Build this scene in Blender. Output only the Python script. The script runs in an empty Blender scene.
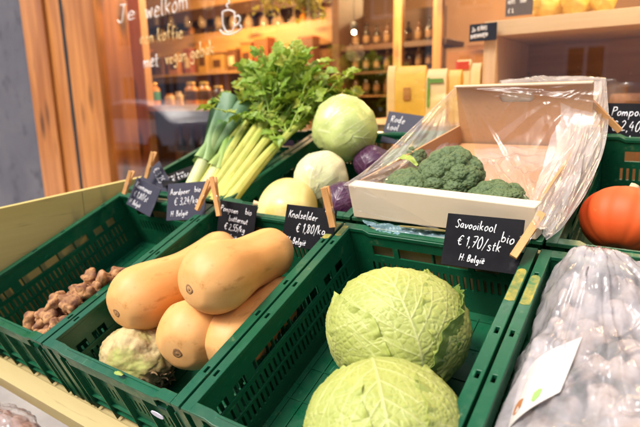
import bpy, bmesh, math, random
import numpy as np
from mathutils import Vector, Matrix, noise as mnoise
random.seed(7)
rng = np.random.default_rng(11)
SC = bpy.context.scene
COL = SC.collection
PI = math.pi

# ------------------------------------------------------------------ frames
A_F = math.radians(22.0)      # slope of the front tier of the stand
A_B = math.radians(18.0)      # slope of the rear tier
OF = np.array([0, 0, .80])    # top outer front corner of the savoy crate
MF = np.array([[1, 0, 0], [0, math.cos(A_F), math.sin(A_F)], [0, -math.sin(A_F), math.cos(A_F)]]).T
def FR(x, y, n=0): return OF + MF @ np.array([x, y, n])
OBK = FR(0, .535, 0)
MBK = np.array([[1, 0, 0], [0, math.cos(A_B), math.sin(A_B)], [0, -math.sin(A_B), math.cos(A_B)]]).T
def BK(x, y, n=0): return OBK + MBK @ np.array([x, y, n])
RC = np.array([[0.8206, 0.5222, -0.2325], [0.1052, -0.5377, -0.8365], [-0.5618, 0.662, -0.4962]])
U_, _, V_ = np.linalg.svd(RC); RC = U_ @ V_
RW = RC @ MF.T                # world -> camera (right, down, forward)
CAM = FR(.6007, -.2640, .6020)
FPX = 528.0
def ray(u, v): return RW.T @ np.array([(u-320)/FPX, (v-213.5)/FPX, 1.0])
def at(u, v, d): return CAM + ray(u, v)*d                      # a point d metres ahead of the lens
def on_y(u, v, y):
    d = ray(u, v); return CAM + d*((y-CAM[1])/d[1])            # on the upright plane y
def on_f(u, v, n):
    d = MF.T @ ray(u, v); c = MF.T @ (CAM-OF); return OF + MF @ (c + d*((n-c[2])/d[2]))
def on_b(u, v, n):
    d = MBK.T @ ray(u, v); c = MBK.T @ (CAM-OBK); return OBK + MBK @ (c + d*((n-c[2])/d[2]))
def depth(p): return float((RW @ (np.array(p)-CAM))[2])
def M4(M, o):
    m = Matrix.Identity(4)
    for i in range(3):
        for j in range(3): m[i][j] = float(M[i][j])
        m[i][3] = float(o[i])
    return m
def unit(v): v = np.array(v, float); return v/np.linalg.norm(v)

# ------------------------------------------------------------------ materials
def nodes(name):
    m = bpy.data.materials.new(name); m.use_nodes = True
    nt = m.node_tree; nt.nodes.clear()
    out = nt.nodes.new('ShaderNodeOutputMaterial')
    return m, nt, out
def N(nt, t, **kw):
    n = nt.nodes.new(t)
    for k, v in kw.items():
        if k in n.inputs: n.inputs[k].default_value = v
        else: setattr(n, k, v)
    return n
def rgba(c): return (c[0], c[1], c[2], 1)
def mixc(nt, fac, a, b):
    n = nt.nodes.new('ShaderNodeMix'); n.data_type = 'RGBA'
    for s, v in ((n.inputs[6], a), (n.inputs[7], b), (n.inputs[0], fac)):
        if hasattr(v, 'links'): nt.links.new(v, s)
        elif isinstance(v, (int, float)): s.default_value = v
        else: s.default_value = rgba(v)
    return n.outputs[2]
def ramp(nt, src, lo, hi):
    n = N(nt, 'ShaderNodeMapRange'); n.inputs[1].default_value = lo; n.inputs[2].default_value = hi
    nt.links.new(src, n.inputs[0]); return n.outputs[0]
def noise_tex(nt, scale, detail=4, rough=.55, stretch=None, dist=0.0):
    tc = N(nt, 'ShaderNodeTexCoord'); n = N(nt, 'ShaderNodeTexNoise', Scale=scale, Detail=detail, Roughness=rough, Distortion=dist)
    src = tc.outputs['Object']
    if stretch:
        mp = N(nt, 'ShaderNodeMapping'); mp.inputs['Scale'].default_value = stretch
        nt.links.new(src, mp.inputs[0]); src = mp.outputs[0]
    nt.links.new(src, n.inputs['Vector']); return n.outputs['Fac']
def mat(name, c, rough=.5, c2=None, sc=8, lo=.4, hi=.65, c3=None, sc3=40, lo3=.6, hi3=.7, attr=None, attr2=None,
        bump=None, sss=0, stretch=None, spec=.5, metal=0, coat=0, rough_var=0, trans=0):
    m, nt, out = nodes(name)
    b = N(nt, 'ShaderNodeBsdfPrincipled')
    b.inputs['Roughness'].default_value = rough; b.inputs['Metallic'].default_value = metal
    b.inputs['Specular IOR Level'].default_value = spec; b.inputs['Coat Weight'].default_value = coat
    col = None
    if c2: col = mixc(nt, ramp(nt, noise_tex(nt, sc, 6, .6, stretch), lo, hi), c, c2)
    if c3: col = mixc(nt, ramp(nt, noise_tex(nt, sc3, 5, .6, stretch), lo3, hi3), col if col is not None else c, c3)
    for k, a in (('v', attr), ('w', attr2)):
        if a:
            an = N(nt, 'ShaderNodeAttribute', attribute_name=k)
            col = mixc(nt, an.outputs['Fac'], col if col is not None else c, a)
    if col is None: b.inputs['Base Color'].default_value = rgba(c)
    else: nt.links.new(col, b.inputs['Base Color'])
    if rough_var:
        nt.links.new(ramp_to(nt, noise_tex(nt, 30, 4), rough-rough_var, rough+rough_var), b.inputs['Roughness'])
    if sss:
        b.inputs['Subsurface Weight'].default_value = sss; b.inputs['Subsurface Radius'].default_value = (1, .7, .3)
        b.inputs['Subsurface Scale'].default_value = .01
    if bump:
        bn = N(nt, 'ShaderNodeBump', Strength=bump[1], Distance=bump[2] if len(bump) > 2 else .002)
        nt.links.new(noise_tex(nt, bump[0], 6, .6, stretch), bn.inputs['Height']); nt.links.new(bn.outputs[0], b.inputs['Normal'])
    if trans:
        tb = N(nt, 'ShaderNodeBsdfTranslucent'); mx = N(nt, 'ShaderNodeMixShader', Fac=trans)
        if col is None: tb.inputs[0].default_value = rgba(c)
        else: nt.links.new(col, tb.inputs[0])
        nt.links.new(b.outputs[0], mx.inputs[1]); nt.links.new(tb.outputs[0], mx.inputs[2]); nt.links.new(mx.outputs[0], out.inputs[0])
    else: nt.links.new(b.outputs[0], out.inputs[0])
    return m
def ramp_to(nt, src, lo, hi):
    n = N(nt, 'ShaderNodeMapRange'); n.inputs[1].default_value = .3; n.inputs[2].default_value = .7
    n.inputs[3].default_value = lo; n.inputs[4].default_value = hi
    nt.links.new(src, n.inputs[0]); return n.outputs[0]
def wood(name, c, c2, axis, rough=.5, knots=True, grain=1.0, coat=0):
    """planed timber: long grain stretched along one axis, a few dark knots"""
    st = [14*grain]*3; st[axis] = .9*grain
    m, nt, out = nodes(name)
    b = N(nt, 'ShaderNodeBsdfPrincipled', Roughness=rough); b.inputs['Coat Weight'].default_value = coat
    g = noise_tex(nt, 1.6, 7, .62, tuple(st), .6)
    col = mixc(nt, ramp(nt, g, .34, .66), c, c2)
    fine = noise_tex(nt, 7, 4, .6, tuple(s*1.6 for s in st))
    col = mixc(nt, ramp(nt, fine, .62, .78), col, tuple(x*.72 for x in c2))
    if knots:
        tc = N(nt, 'ShaderNodeTexCoord'); mp = N(nt, 'ShaderNodeMapping'); s = [7.]*3; s[axis] = 2.2
        mp.inputs['Scale'].default_value = s
        vo = N(nt, 'ShaderNodeTexVoronoi', Scale=1.15)
        nt.links.new(tc.outputs['Object'], mp.inputs[0]); nt.links.new(mp.outputs[0], vo.inputs['Vector'])
        k = ramp(nt, vo.outputs['Distance'], .30, .13)
        col = mixc(nt, k, col, tuple(x*.35 for x in c2))
    nt.links.new(col, b.inputs['Base Color'])
    bn = N(nt, 'ShaderNodeBump', Strength=.25, Distance=.002); nt.links.new(g, bn.inputs['Height']); nt.links.new(bn.outputs[0], b.inputs['Normal'])
    nt.links.new(b.outputs[0], out.inputs[0]); return m
def fresnel2(nt, ior):
    """the same grazing reflection from either side of a thin sheet"""
    fr = N(nt, 'ShaderNodeFresnel'); ge = N(nt, 'ShaderNodeNewGeometry'); mr = N(nt, 'ShaderNodeMapRange')
    mr.inputs[3].default_value = ior; mr.inputs[4].default_value = 1/ior
    nt.links.new(ge.outputs['Backfacing'], mr.inputs[0]); nt.links.new(mr.outputs[0], fr.inputs['IOR']); return fr
def film(name, white, tint=(.93, .93, .97), rough=.12, bumpsc=60, bs=.35, msc=7):
    """thin clear plastic: mostly see-through, sharp glints, a little milky"""
    m, nt, out = nodes(name)
    tr = N(nt, 'ShaderNodeBsdfTransparent'); tr.inputs[0].default_value = (.97, .97, .97, 1)
    df = N(nt, 'ShaderNodeBsdfDiffuse'); df.inputs[0].default_value = rgba(tint)
    tl = N(nt, 'ShaderNodeBsdfTranslucent'); tl.inputs[0].default_value = rgba(tint)
    gl = N(nt, 'ShaderNodeBsdfGlossy', Roughness=rough)
    fr = fresnel2(nt, 1.5)
    bn = N(nt, 'ShaderNodeBump', Strength=bs, Distance=.003); nt.links.new(noise_tex(nt, bumpsc, 3, .5, None, 1.0), bn.inputs['Height'])
    for s in (fr, gl, df): nt.links.new(bn.outputs[0], s.inputs['Normal'])
    milk = ramp_to(nt, noise_tex(nt, msc, 4, .55), white*.5, min(1, white*1.5))
    md = N(nt, 'ShaderNodeMixShader', Fac=.5); nt.links.new(df.outputs[0], md.inputs[1]); nt.links.new(tl.outputs[0], md.inputs[2])
    m1 = N(nt, 'ShaderNodeMixShader'); nt.links.new(milk, m1.inputs[0]); nt.links.new(tr.outputs[0], m1.inputs[1]); nt.links.new(md.outputs[0], m1.inputs[2])
    m2 = N(nt, 'ShaderNodeMixShader'); nt.links.new(fr.outputs[0], m2.inputs[0]); nt.links.new(m1.outputs[0], m2.inputs[1]); nt.links.new(gl.outputs[0], m2.inputs[2])
    nt.links.new(m2.outputs[0], out.inputs[0]); return m
def glass(name, tint=(.96, .97, .97), rough=0.0, ior=1.5):
    m, nt, out = nodes(name)
    tr = N(nt, 'ShaderNodeBsdfTransparent'); tr.inputs[0].default_value = rgba(tint)
    gl = N(nt, 'ShaderNodeBsdfGlossy', Roughness=rough); fr = fresnel2(nt, ior)
    mx = N(nt, 'ShaderNodeMixShader'); nt.links.new(fr.outputs[0], mx.inputs[0]); nt.links.new(tr.outputs[0], mx.inputs[1]); nt.links.new(gl.outputs[0], mx.inputs[2])
    nt.links.new(mx.outputs[0], out.inputs[0]); return m
def emit(name, c, s):
    m, nt, out = nodes(name); e = N(nt, 'ShaderNodeEmission', Strength=s); e.inputs[0].default_value = rgba(c)
    nt.links.new(e.outputs[0], out.inputs[0]); return m

# ------------------------------------------------------------------ mesh builder
class MB:
    def __init__(s): s.v = []; s.f = []; s.a = {}
    def add(s, vs, fs, **attrs):
        o = len(s.v); n = len(vs)
        s.v += [tuple(float(c) for c in p) for p in vs]; s.f += [tuple(i+o for i in f) for f in fs]
        for k, val in attrs.items():
            arr = s.a.setdefault(k, []); arr += [0.0]*(o-len(arr)); arr += [float(x) for x in val]
        return s
    def box(s, lo, hi, M=None):
        (a, b, c), (d, e, f) = lo, hi
        vs = [(a,b,c),(d,b,c),(d,e,c),(a,e,c),(a,b,f),(d,b,f),(d,e,f),(a,e,f)]
        if M is not None: vs = [M(*p) for p in vs]
        return s.add(vs, [(0,3,2,1),(4,5,6,7),(0,1,5,4),(1,2,6,5),(2,3,7,6),(3,0,4,7)])
    def obox(s, c, ax, ay, az):
        """box from centre and three half axes"""
        c, ax, ay, az = map(np.array, (c, ax, ay, az))
        vs = [c+i*ax+j*ay+k*az for k in (-1, 1) for i, j in ((-1,-1),(1,-1),(1,1),(-1,1))]
        return s.add(vs, [(0,3,2,1),(4,5,6,7),(0,1,5,4),(1,2,6,5),(2,3,7,6),(3,0,4,7)])
    def tube(s, pts, rad, k=8, cap=True, flat=1.0, up=None, **at_):
        pts = [np.array(p, float) for p in pts]; n = len(pts)
        if not hasattr(rad, '__len__'): rad = [rad]*n
        vs = []; prev = None
        for i in range(n):
            t = unit(pts[min(i+1, n-1)]-pts[max(i-1, 0)]+1e-12)
            if prev is None:
                r = np.array(up if up is not None else ((0,0,1) if abs(t[2]) < .9 else (1,0,0)), float)
            else: r = prev
            x = unit(r - t*np.dot(r, t)); prev = x; y = np.cross(t, x)
            for j in range(k):
                a = 2*PI*j/k; vs.append(pts[i]+rad[i]*(math.cos(a)*x*flat+math.sin(a)*y))
        fs = [(i*k+j, i*k+(j+1) % k, (i+1)*k+(j+1) % k, (i+1)*k+j) for i in range(n-1) for j in range(k)]
        if cap: fs += [tuple(range(k-1, -1, -1)), tuple((n-1)*k+j for j in range(k))]
        attrs = {kk: [x for x in vv for _ in range(k)] for kk, vv in at_.items()}
        return s.add(vs, fs, **attrs)
    def lathe(s, prof, k=24, M=None):
        """profile of (r, z) turned about z"""
        vs = [(r*math.cos(2*PI*j/k), r*math.sin(2*PI*j/k), z) for r, z in prof for j in range(k)]
        if M is not None: vs = [M(*p) for p in vs]
        n = len(prof)
        fs = [(i*k+j, i*k+(j+1) % k, (i+1)*k+(j+1) % k, (i+1)*k+j) for i in range(n-1) for j in range(k)]
        fs += [tuple(range(k-1, -1, -1)), tuple((n-1)*k+j for j in range(k))]
        return s.add(vs, fs)
    def panel(s, o, S, T, W, w, h, th, holes=()):
        """plate of size w x h in the S,T plane, th thick along W, with rectangular holes (s0,t0,s1,t1)"""
        o, S, T, W = map(lambda q: np.array(q, float), (o, S, T, W))
        xs = sorted({0., w} | {q for hh in holes for q in (hh[0], hh[2]) if 0 < q < w})
        ys = sorted({0., h} | {q for hh in holes for q in (hh[1], hh[3]) if 0 < q < h})
        nx, ny = len(xs)-1, len(ys)-1
        def filled(i, j):
            if i < 0 or j < 0 or i >= nx or j >= ny: return False
            cx, cy = (xs[i]+xs[i+1])/2, (ys[j]+ys[j+1])/2
            return not any(a < cx < c and b < cy < d for a, b, c, d in holes)
        vs = [o+S*x+T*y+W*z for z in (0, th) for y in ys for x in xs]
        L = (nx+1)*(ny+1); ix = lambda i, j, z: z*L+j*(nx+1)+i
        fs = []
        for i in range(nx):
            for j in range(ny):
                if not filled(i, j): continue
                fs.append((ix(i,j,1), ix(i+1,j,1), ix(i+1,j+1,1), ix(i,j+1,1)))
                fs.append((ix(i,j,0), ix(i,j+1,0), ix(i+1,j+1,0), ix(i+1,j,0)))
                if not filled(i-1, j): fs.append((ix(i,j,0), ix(i,j,1), ix(i,j+1,1), ix(i,j+1,0)))
                if not filled(i+1, j): fs.append((ix(i+1,j,0), ix(i+1,j+1,0), ix(i+1,j+1,1), ix(i+1,j,1)))
                if not filled(i, j-1): fs.append((ix(i,j,0), ix(i+1,j,0), ix(i+1,j,1), ix(i,j,1)))
                if not filled(i, j+1): fs.append((ix(i,j+1,0), ix(i,j+1,1), ix(i+1,j+1,1), ix(i+1,j+1,0)))
        return s.add(vs, fs)
    def grid(s, P, closed_u=False, closed_v=False, **attrs):
        """P: array (nu, nv, 3)"""
        nu, nv = P.shape[:2]
        fs = [(i*nv+j, i*nv+(j+1) % nv, ((i+1) % nu)*nv+(j+1) % nv, ((i+1) % nu)*nv+j)
              for i in range(nu if closed_u else nu-1) for j in range(nv if closed_v else nv-1)]
        return s.add(P.reshape(-1, 3), fs, **{k: np.asarray(q).reshape(-1) for k, q in attrs.items()})
    def build(s, name, m, parent=None, smooth=False, bevel=0, off=None):
        me = bpy.data.meshes.new(name)
        v = s.v
        if off is not None: v = [(p[0]-off[0], p[1]-off[1], p[2]-off[2]) for p in v]
        me.from_pydata(v, [], s.f)
        used = set()
        me.validate(); me.update()
        for k, arr in s.a.items():
            arr = arr+[0.0]*(len(s.v)-len(arr))
            at_ = me.attributes.new(k, 'FLOAT', 'POINT'); at_.data.foreach_set('value', arr)
        if smooth: me.polygons.foreach_set('use_smooth', [True]*len(me.polygons))
        o = bpy.data.objects.new(name, me); COL.objects.link(o); me.materials.append(m)
        if bevel:
            bv = o.modifiers.new('bevel', 'BEVEL'); bv.width = bevel; bv.segments = 2; bv.limit_method = 'ANGLE'; bv.angle_limit = .6
            me.polygons.foreach_set('use_smooth', [True]*len(me.polygons))
            try: bv.harden_normals = True
            except Exception: pass
        if parent is not None: o.parent = parent
        return o

def tag(o, label=None, cat=None, group=None, kind=None):
    for k, v in (('label', label), ('category', cat), ('group', group), ('kind', kind)):
        if v: o[k] = v
    return o
def thing(name, label, cat, loc=(0,0,0), M=None, group=None):
    o = bpy.data.objects.new(name, None); COL.objects.link(o); o.empty_display_size = .05
    if M is not None: o.matrix_world = M4(M, loc)
    else: o.location = [float(c) for c in loc]
    return tag(o, label, cat, group)
def copy_tree(o, parent=None):
    c = o.copy(); COL.objects.link(c)
    if parent is not None:
        c.parent = parent; c.matrix_parent_inverse = o.matrix_parent_inverse.copy()
    for ch in list(o.children): copy_tree(ch, c)
    return c
ORD = ['first','second','third','fourth','fifth','sixth','seventh','eighth','ninth','tenth','eleventh','twelfth','thirteenth','fourteenth','fifteenth','sixteenth','seventeenth','eighteenth','nineteenth','twentieth']

def smooth_path(pts, n=6):
    """Catmull-Rom through the points"""
    P = [np.array(p, float) for p in pts]
    if len(P) < 3: return P
    P = [2*P[0]-P[1]]+P+[2*P[-1]-P[-2]]; out = []
    for i in range(1, len(P)-2):
        for k in range(n):
            t = k/n; a, b, c, d = P[i-1:i+3]
            out.append(.5*((2*b)+(c-a)*t+(2*a-5*b+4*c-d)*t*t+(3*b-a-3*c+d)*t**3))
    out.append(P[-2]); return out
def fbm(P, sc, octv=3, seed=0.0):
    """vector-field noise sampled at Nx3 points"""
    out = np.empty(len(P))
    for i, p in enumerate(P):
        out[i] = mnoise.fractal(Vector((p[0]*sc+seed, p[1]*sc-seed, p[2]*sc+seed*.7)), .9, 2.0, octv)
    return out
def worley(P, Q, chunk=4000):
    """distance to the nearest and second nearest of the points Q"""
    f1 = np.empty(len(P)); f2 = np.empty(len(P)); q2 = (Q**2).sum(1)
    for i in range(0, len(P), chunk):
        p = P[i:i+chunk]; d = (p**2).sum(1)[:, None]+q2[None]-2*p@Q.T
        d = np.sqrt(np.maximum(np.partition(d, 1, axis=1)[:, :2], 0)); f1[i:i+chunk] = d[:, 0]; f2[i:i+chunk] = d[:, 1]
    return f1, f2
def fib_dirs(n):
    i = np.arange(n)+.5; ph = np.arccos(1-2*i/n); th = PI*(1+5**.5)*i
    return np.stack([np.cos(th)*np.sin(ph), np.sin(th)*np.sin(ph), np.cos(ph)], 1)
def sphere_dirs(nu, nv):
    th = np.linspace(.001, PI-.001, nu)[:, None]; ph = np.linspace(0, 2*PI, nv, endpoint=False)[None]
    return np.stack([np.sin(th)*np.cos(ph), np.sin(th)*np.sin(ph), np.cos(th)+0*ph], 2)
def basis(z, xh=(1, 0, 0)):
    z = unit(z); x = np.array(xh, float); x = unit(x-z*np.dot(x, z)); return np.stack([x, np.cross(z, x), z], 1)
# ------------------------------------------------------------------ shared materials
def crate_green():
    m, nt, out = nodes('green_crate_plastic')
    b = N(nt, 'ShaderNodeBsdfPrincipled', Roughness=.38); b.inputs['Specular IOR Level'].default_value = .5
    c = mixc(nt, ramp(nt, noise_tex(nt, 5, 5), .35, .7), (.003, .070, .030), (.0045, .095, .038))
    c = mixc(nt, ramp(nt, noise_tex(nt, 110, 6, .7, (1, .22, 1)), .61, .74), c, (.05, .23, .12))     # scuffs
    c = mixc(nt, ramp(nt, noise_tex(nt, 22, 8, .78), .60, .74), c, (.13, .19, .085))                # dried dirt
    nt.links.new(c, b.inputs['Base Color'])
    nt.links.new(ramp_to(nt, noise_tex(nt, 40, 5), .24, .5), b.inputs['Roughness'])
    bn = N(nt, 'ShaderNodeBump', Strength=.25, Distance=.001); nt.links.new(noise_tex(nt, 90, 4), bn.inputs['Height']); nt.links.new(bn.outputs[0], b.inputs['Normal'])
    nt.links.new(b.outputs[0], out.inputs[0]); return m
M_GREEN = crate_green()
M_PLY = wood('yellow_ply', (.60, .50, .185), (.51, .42, .14), 1, .6, False, .6)
M_PLYX = wood('yellow_board', (.47, .375, .165), (.40, .31, .125), 0, .6, False, .6)
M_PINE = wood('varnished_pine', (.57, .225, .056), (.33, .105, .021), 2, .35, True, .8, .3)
M_PINE2 = wood('pale_pine', (.56, .31, .11), (.42, .20, .065), 2, .45, True, .8)  # paler uncoated pine for posts and legs
M_PINEX = wood('pine_shelf', (.54, .31, .12), (.40, .20, .07), 0, .5, True, .8)
M_PALE = wood('pale_birch', (.74, .55, .32), (.66, .45, .24), 0, .5, False, .8)
M_PALEZ = wood('pale_birch_post', (.74, .55, .32), (.66, .45, .24), 2, .5, False, .8)
M_SLATE = mat('slate_board', (.008, .008, .010), .75, (.018, .018, .020), 9, .35, .7, (.04, .04, .043), 30, .62, .8, spec=.08, bump=(120, .15))
M_SLATEB = mat('blue_slate_board', (.030, .031, .052), .6, (.04, .041, .065), 9, .35, .7, (.07, .07, .09), 30, .62, .8, spec=.3, bump=(120, .15))
M_CHALK = mat('chalk', (.85, .85, .85), .9)
M_PIN = wood('peg_wood', (.66, .36, .13), (.50, .23, .07), 2, .6, False, 3)
M_STEEL = mat('steel', (.55, .55, .55), .3, metal=1)
M_DARK = mat('dark_metal', (.02, .02, .022), .5)

# ------------------------------------------------------------------ the stand
def quadboard(mb, F, x0, x1, y0, y1, n0, n1): mb.box((x0, y0, n0), (x1, y1, n1), F)
st = thing('market_stand', 'yellowish plywood stand sloping up to the shop window with crates on it', 'market stand', (0, 0, 0))
mb = MB(); quadboard(mb, FR, -.832, .86, -.004, .53, -.200, -.182); mb.build('deck', M_PLYX, st)
mb = MB(); quadboard(mb, BK, -.832, .86, .004, .56, -.200, -.182); mb.build('deck', M_PLYX, st)
mb = MB(); quadboard(mb, FR, -.90, .88, -.046, -.0065, -.202, -.149); mb.build('front_board', M_PLYX, st, bevel=.0015)
mb = MB(); quadboard(mb, FR, -.83, .85, .5235, .5335, -.17, -.014); mb.build('tier_rail', M_PLYX, st, bevel=.001)
# left side board: level top, a seam where two sheets meet
zt = lambda y: 1.001+.055*(y-.144)
for y0, y1 in ((-.055, .372), (.3735, .98)):
    mb = MB(); vs = []
    for x in (-.852, -.834):
        vs += [(x, y0, .62), (x, y1, .62), (x, y1, zt(y1)), (x, y0, zt(y0))]
    mb.add(vs, [(3,2,1,0), (4,5,6,7), (0,1,5,4), (1,2,6,5), (2,3,7,6), (3,0,4,7)]); mb.build('side_board', M_PLY, st, bevel=.001)
for x in (-.80, .84):
    for y, top in ((.02, .60), (.93, .92)):
        mb = MB(); mb.box((x-.03, y-.03, 0), (x+.03, y+.03, top)); mb.build('leg', M_PINE2, st, bevel=.002)
mb = MB(); mb.box((-.83, -.03, .30), (.86, .93, .318)); mb.build('lower_shelf', M_PLYX, st)

# ------------------------------------------------------------------ crates
CW_, CL_, CH_ = .400, .520, .178
def rim_strip(mb, x0, x1, y0, y1, holes=()):
    mb.panel((x0, y0, -.009), (1,0,0), (0,1,0), (0,0,1), x1-x0, y1-y0, .009, holes)
def make_crate():
    t = thing('produce_crate', 'green plastic crate', 'crate')
    th = .0035; ins = .0135
    # floor with a grille of slots
    mb = MB(); hs = [(.03+.028*i, .03+.075*j, .036+.028*i, .085+.075*j) for i in range(12) for j in range(6)]
    mb.panel((ins, ins, -CH_), (1,0,0), (0,1,0), (0,0,1), CW_-2*ins, CL_-2*ins, .005, [])
    for i in range(12): mb.box((.028+.029*i, ins+.02, -CH_+.0052), (.0305+.029*i, CL_-ins-.02, -CH_+.0075))
    for j in range(7): mb.box((ins+.01, .03+.075*j, -CH_+.0053), (CW_-ins-.01, .0325+.075*j, -CH_+.0072))
    mb.build('floor', M_GREEN, t)
    # long side walls
    H = CH_-.006
    def side_holes(L):
        hs = [(.030, H-.062, .056, H-.040), (.070, H-.062, .104, H-.040)]
        hs += [(.128, H-.058, L-.150, H-.036), (L-.128, H-.062, L-.098, H-.040), (L-.082, H-.062, L-.054, H-.040)]
        x = .05
        while x < L-.05:
            hs += [(x, H-.098, x+.0055, H-.072), (x, H-.134, x+.0055, H-.106)]; x += .0135
        return hs
    L = CL_-2*ins
    for x, W in ((ins, (1,0,0)), (CW_-ins, (-1,0,0))):
        mb = MB(); mb.panel((x, ins, -CH_+.001), (0,1,0), (0,0,1), W, L, H, th, side_holes(L))
        sg = W[0]
        for k in range(9):          # outer stiffening ribs
            y = ins+.03+k*(L-.06)/8
            mb.box((min(x, x-sg*.009), y-.0012, -CH_+.004), (max(x, x-sg*.009), y+.0012, -.034))
        xi = x+sg*th
        for z in (-.080, -.118):      # inner rails between the slot rows
            mb.box((min(xi, xi+sg*.002), ins+.02, z+.012), (max(xi, xi+sg*.002), ins+L-.02, z+.015))
        mb.build('side_wall', M_GREEN, t)
    # end walls with the grip openings
    Lx = CW_-2*ins-2*th-.002
    def end_holes(L):
        hs = [(.048, H-.060, .096, H-.034), (.108, H-.060, L-.108, H-.034), (L-.096, H-.060, L-.048, H-.034)]
        x = .04
        while x < L-.04:
            hs += [(x, H-.110, x+.006, H-.078)]; x += .0135
        return hs
    for y, W in ((ins, (0,1,0)), (CL_-ins, (0,-1,0))):
        mb = MB(); mb.panel((ins+th+.001, y, -CH_+.001), (1,0,0), (0,0,1), W, Lx, H, th, end_holes(Lx))
        sg = W[1]
        for x in (.03, .052, .12, .20, .28, .348, .37):
            mb.box((x-.0013, min(y, y-sg*.010), -CH_+.004), (x+.0013, max(y, y-sg*.010), -.034))
        for z in (-.138, -.160):
            mb.box((.03, min(y, y-sg*.006), z-.0015), (.37, max(y, y-sg*.006), z+.0015))
        mb.build('end_wall', M_GREEN, t)
    # rim: flat band all round, oval holes, a turned-down skirt, end grips dipping in the middle
    mb = MB(); r = .0195
    hol = [(.006, y, .0115, y+.013) for y in (.07, .21, .30, .44)]
    rim_strip(mb, 0, r, 0, CL_, hol); rim_strip(mb, CW_-r, CW_, 0, CL_, [(r-c, b, r-a, d) for a, b, c, d in hol])
    for y0, y1 in ((0, r), (CL_-r, CL_)):
        prof = [(r, 0), (.052, 0), (.066, -.007), (CW_-.066, -.007), (CW_-.052, 0), (CW_-r, 0)]
        vs = []
        for x, z in prof: vs += [(x, y0, z), (x, y1, z), (x, y1, z-.009), (x, y0, z-.009)]
        fs = [(i*4+j, i*4+(j+1) % 4, i*4+4+(j+1) % 4, i*4+4+j) for i in range(5) for j in range(4)]
        mb.add(vs, fs)
    mb.build('rim', M_GREEN, t, bevel=.0016)
    mb = MB(); s = .0025
    mb.box((.0008, .03, -.031), (.0008+s, CL_-.03, -.0092)); mb.box((CW_-s-.0008, .03, -.031), (CW_-.0008, CL_-.03, -.0092))
    for y in (.0008, CL_-s-.0008):
        mb.box((.07, y, -.034), (CW_-.07, y+s, -.0165))
    mb.build('rim_skirt', M_GREEN, t)
    # corner posts: two ribs wrapping each corner
    for cx, sx in ((0, 1), (CW_, -1)):
        for cy, sy in ((0, 1), (CL_, -1)):
            mb = MB()
            for a, b in (((.006, .006), (.030, .0095)), ((.006, .0100), (.0095, .030))):
                xs = sorted((cx+sx*a[0], cx+sx*b[0])); ys = sorted((cy+sy*a[1], cy+sy*b[1]))
                mb.box((xs[0], ys[0], -CH_+.002), (xs[1], ys[1], -.0092))
            mb.build('corner_post', M_GREEN, t)
    return t
crate0 = make_crate()
CR = [('f', -.810, 'leftmost front green crate, holding reddish brown sunchokes beside the side board'),
      ('f', -.405, 'green crate in the front row holding butternut squashes and a celeriac'),
      ('f', 0, 'green crate in the front row holding two savoy cabbages'),
      ('f', .405, 'green crate at front right holding a big clear plastic bag'),
      ('b', -.8075, 'green crate in the back row holding leeks and celery'),
      ('b', -.4025, 'green crate in the back row holding white and purple cabbages'),
      ('b', .0025, 'green crate in the back row hidden under the broccoli carton'),
      ('b', .4075, 'dark green crate in the back row at right holding the orange pumpkin')]
for i, (row, x, lab) in enumerate(CR):
    c = crate0 if i == 0 else copy_tree(crate0)
    c.matrix_world = M4(MF, FR(x, 0, 0)) if row == 'f' else M4(MBK, BK(x, .006, 0))
    tag(c, lab, 'crate', 'green plastic produce crates on the stand')

# thin mottled yellow patches laid on the rims
M_RIMPATCH = mat('mottled_yellow', (.40, .31, .05), .5, (.10, .17, .05), 45, .42, .66, c3=(.05, .16, .06), sc3=22, lo3=.5, hi3=.64, bump=(120, .3))
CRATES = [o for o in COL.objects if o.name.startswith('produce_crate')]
def rim_patch(ci, x0, x1, y0, y1, cap):
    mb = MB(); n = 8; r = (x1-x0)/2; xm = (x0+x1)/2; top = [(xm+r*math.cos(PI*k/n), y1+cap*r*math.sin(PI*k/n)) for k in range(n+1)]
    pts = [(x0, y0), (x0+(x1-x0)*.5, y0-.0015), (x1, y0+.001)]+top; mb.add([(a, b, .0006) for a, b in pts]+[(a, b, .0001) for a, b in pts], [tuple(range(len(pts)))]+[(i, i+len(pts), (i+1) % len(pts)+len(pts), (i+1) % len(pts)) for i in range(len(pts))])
    mb.build('yellow_patch', M_RIMPATCH, CRATES[ci])
rim_patch(2, .3825, .398, .375, .448, 1.2); rim_patch(3, .002, .0175, .372, .436, 1.3); rim_patch(1, .3825, .398, .455, .512, .2); rim_patch(2, .002, .015, .470, .505, .4)

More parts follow.
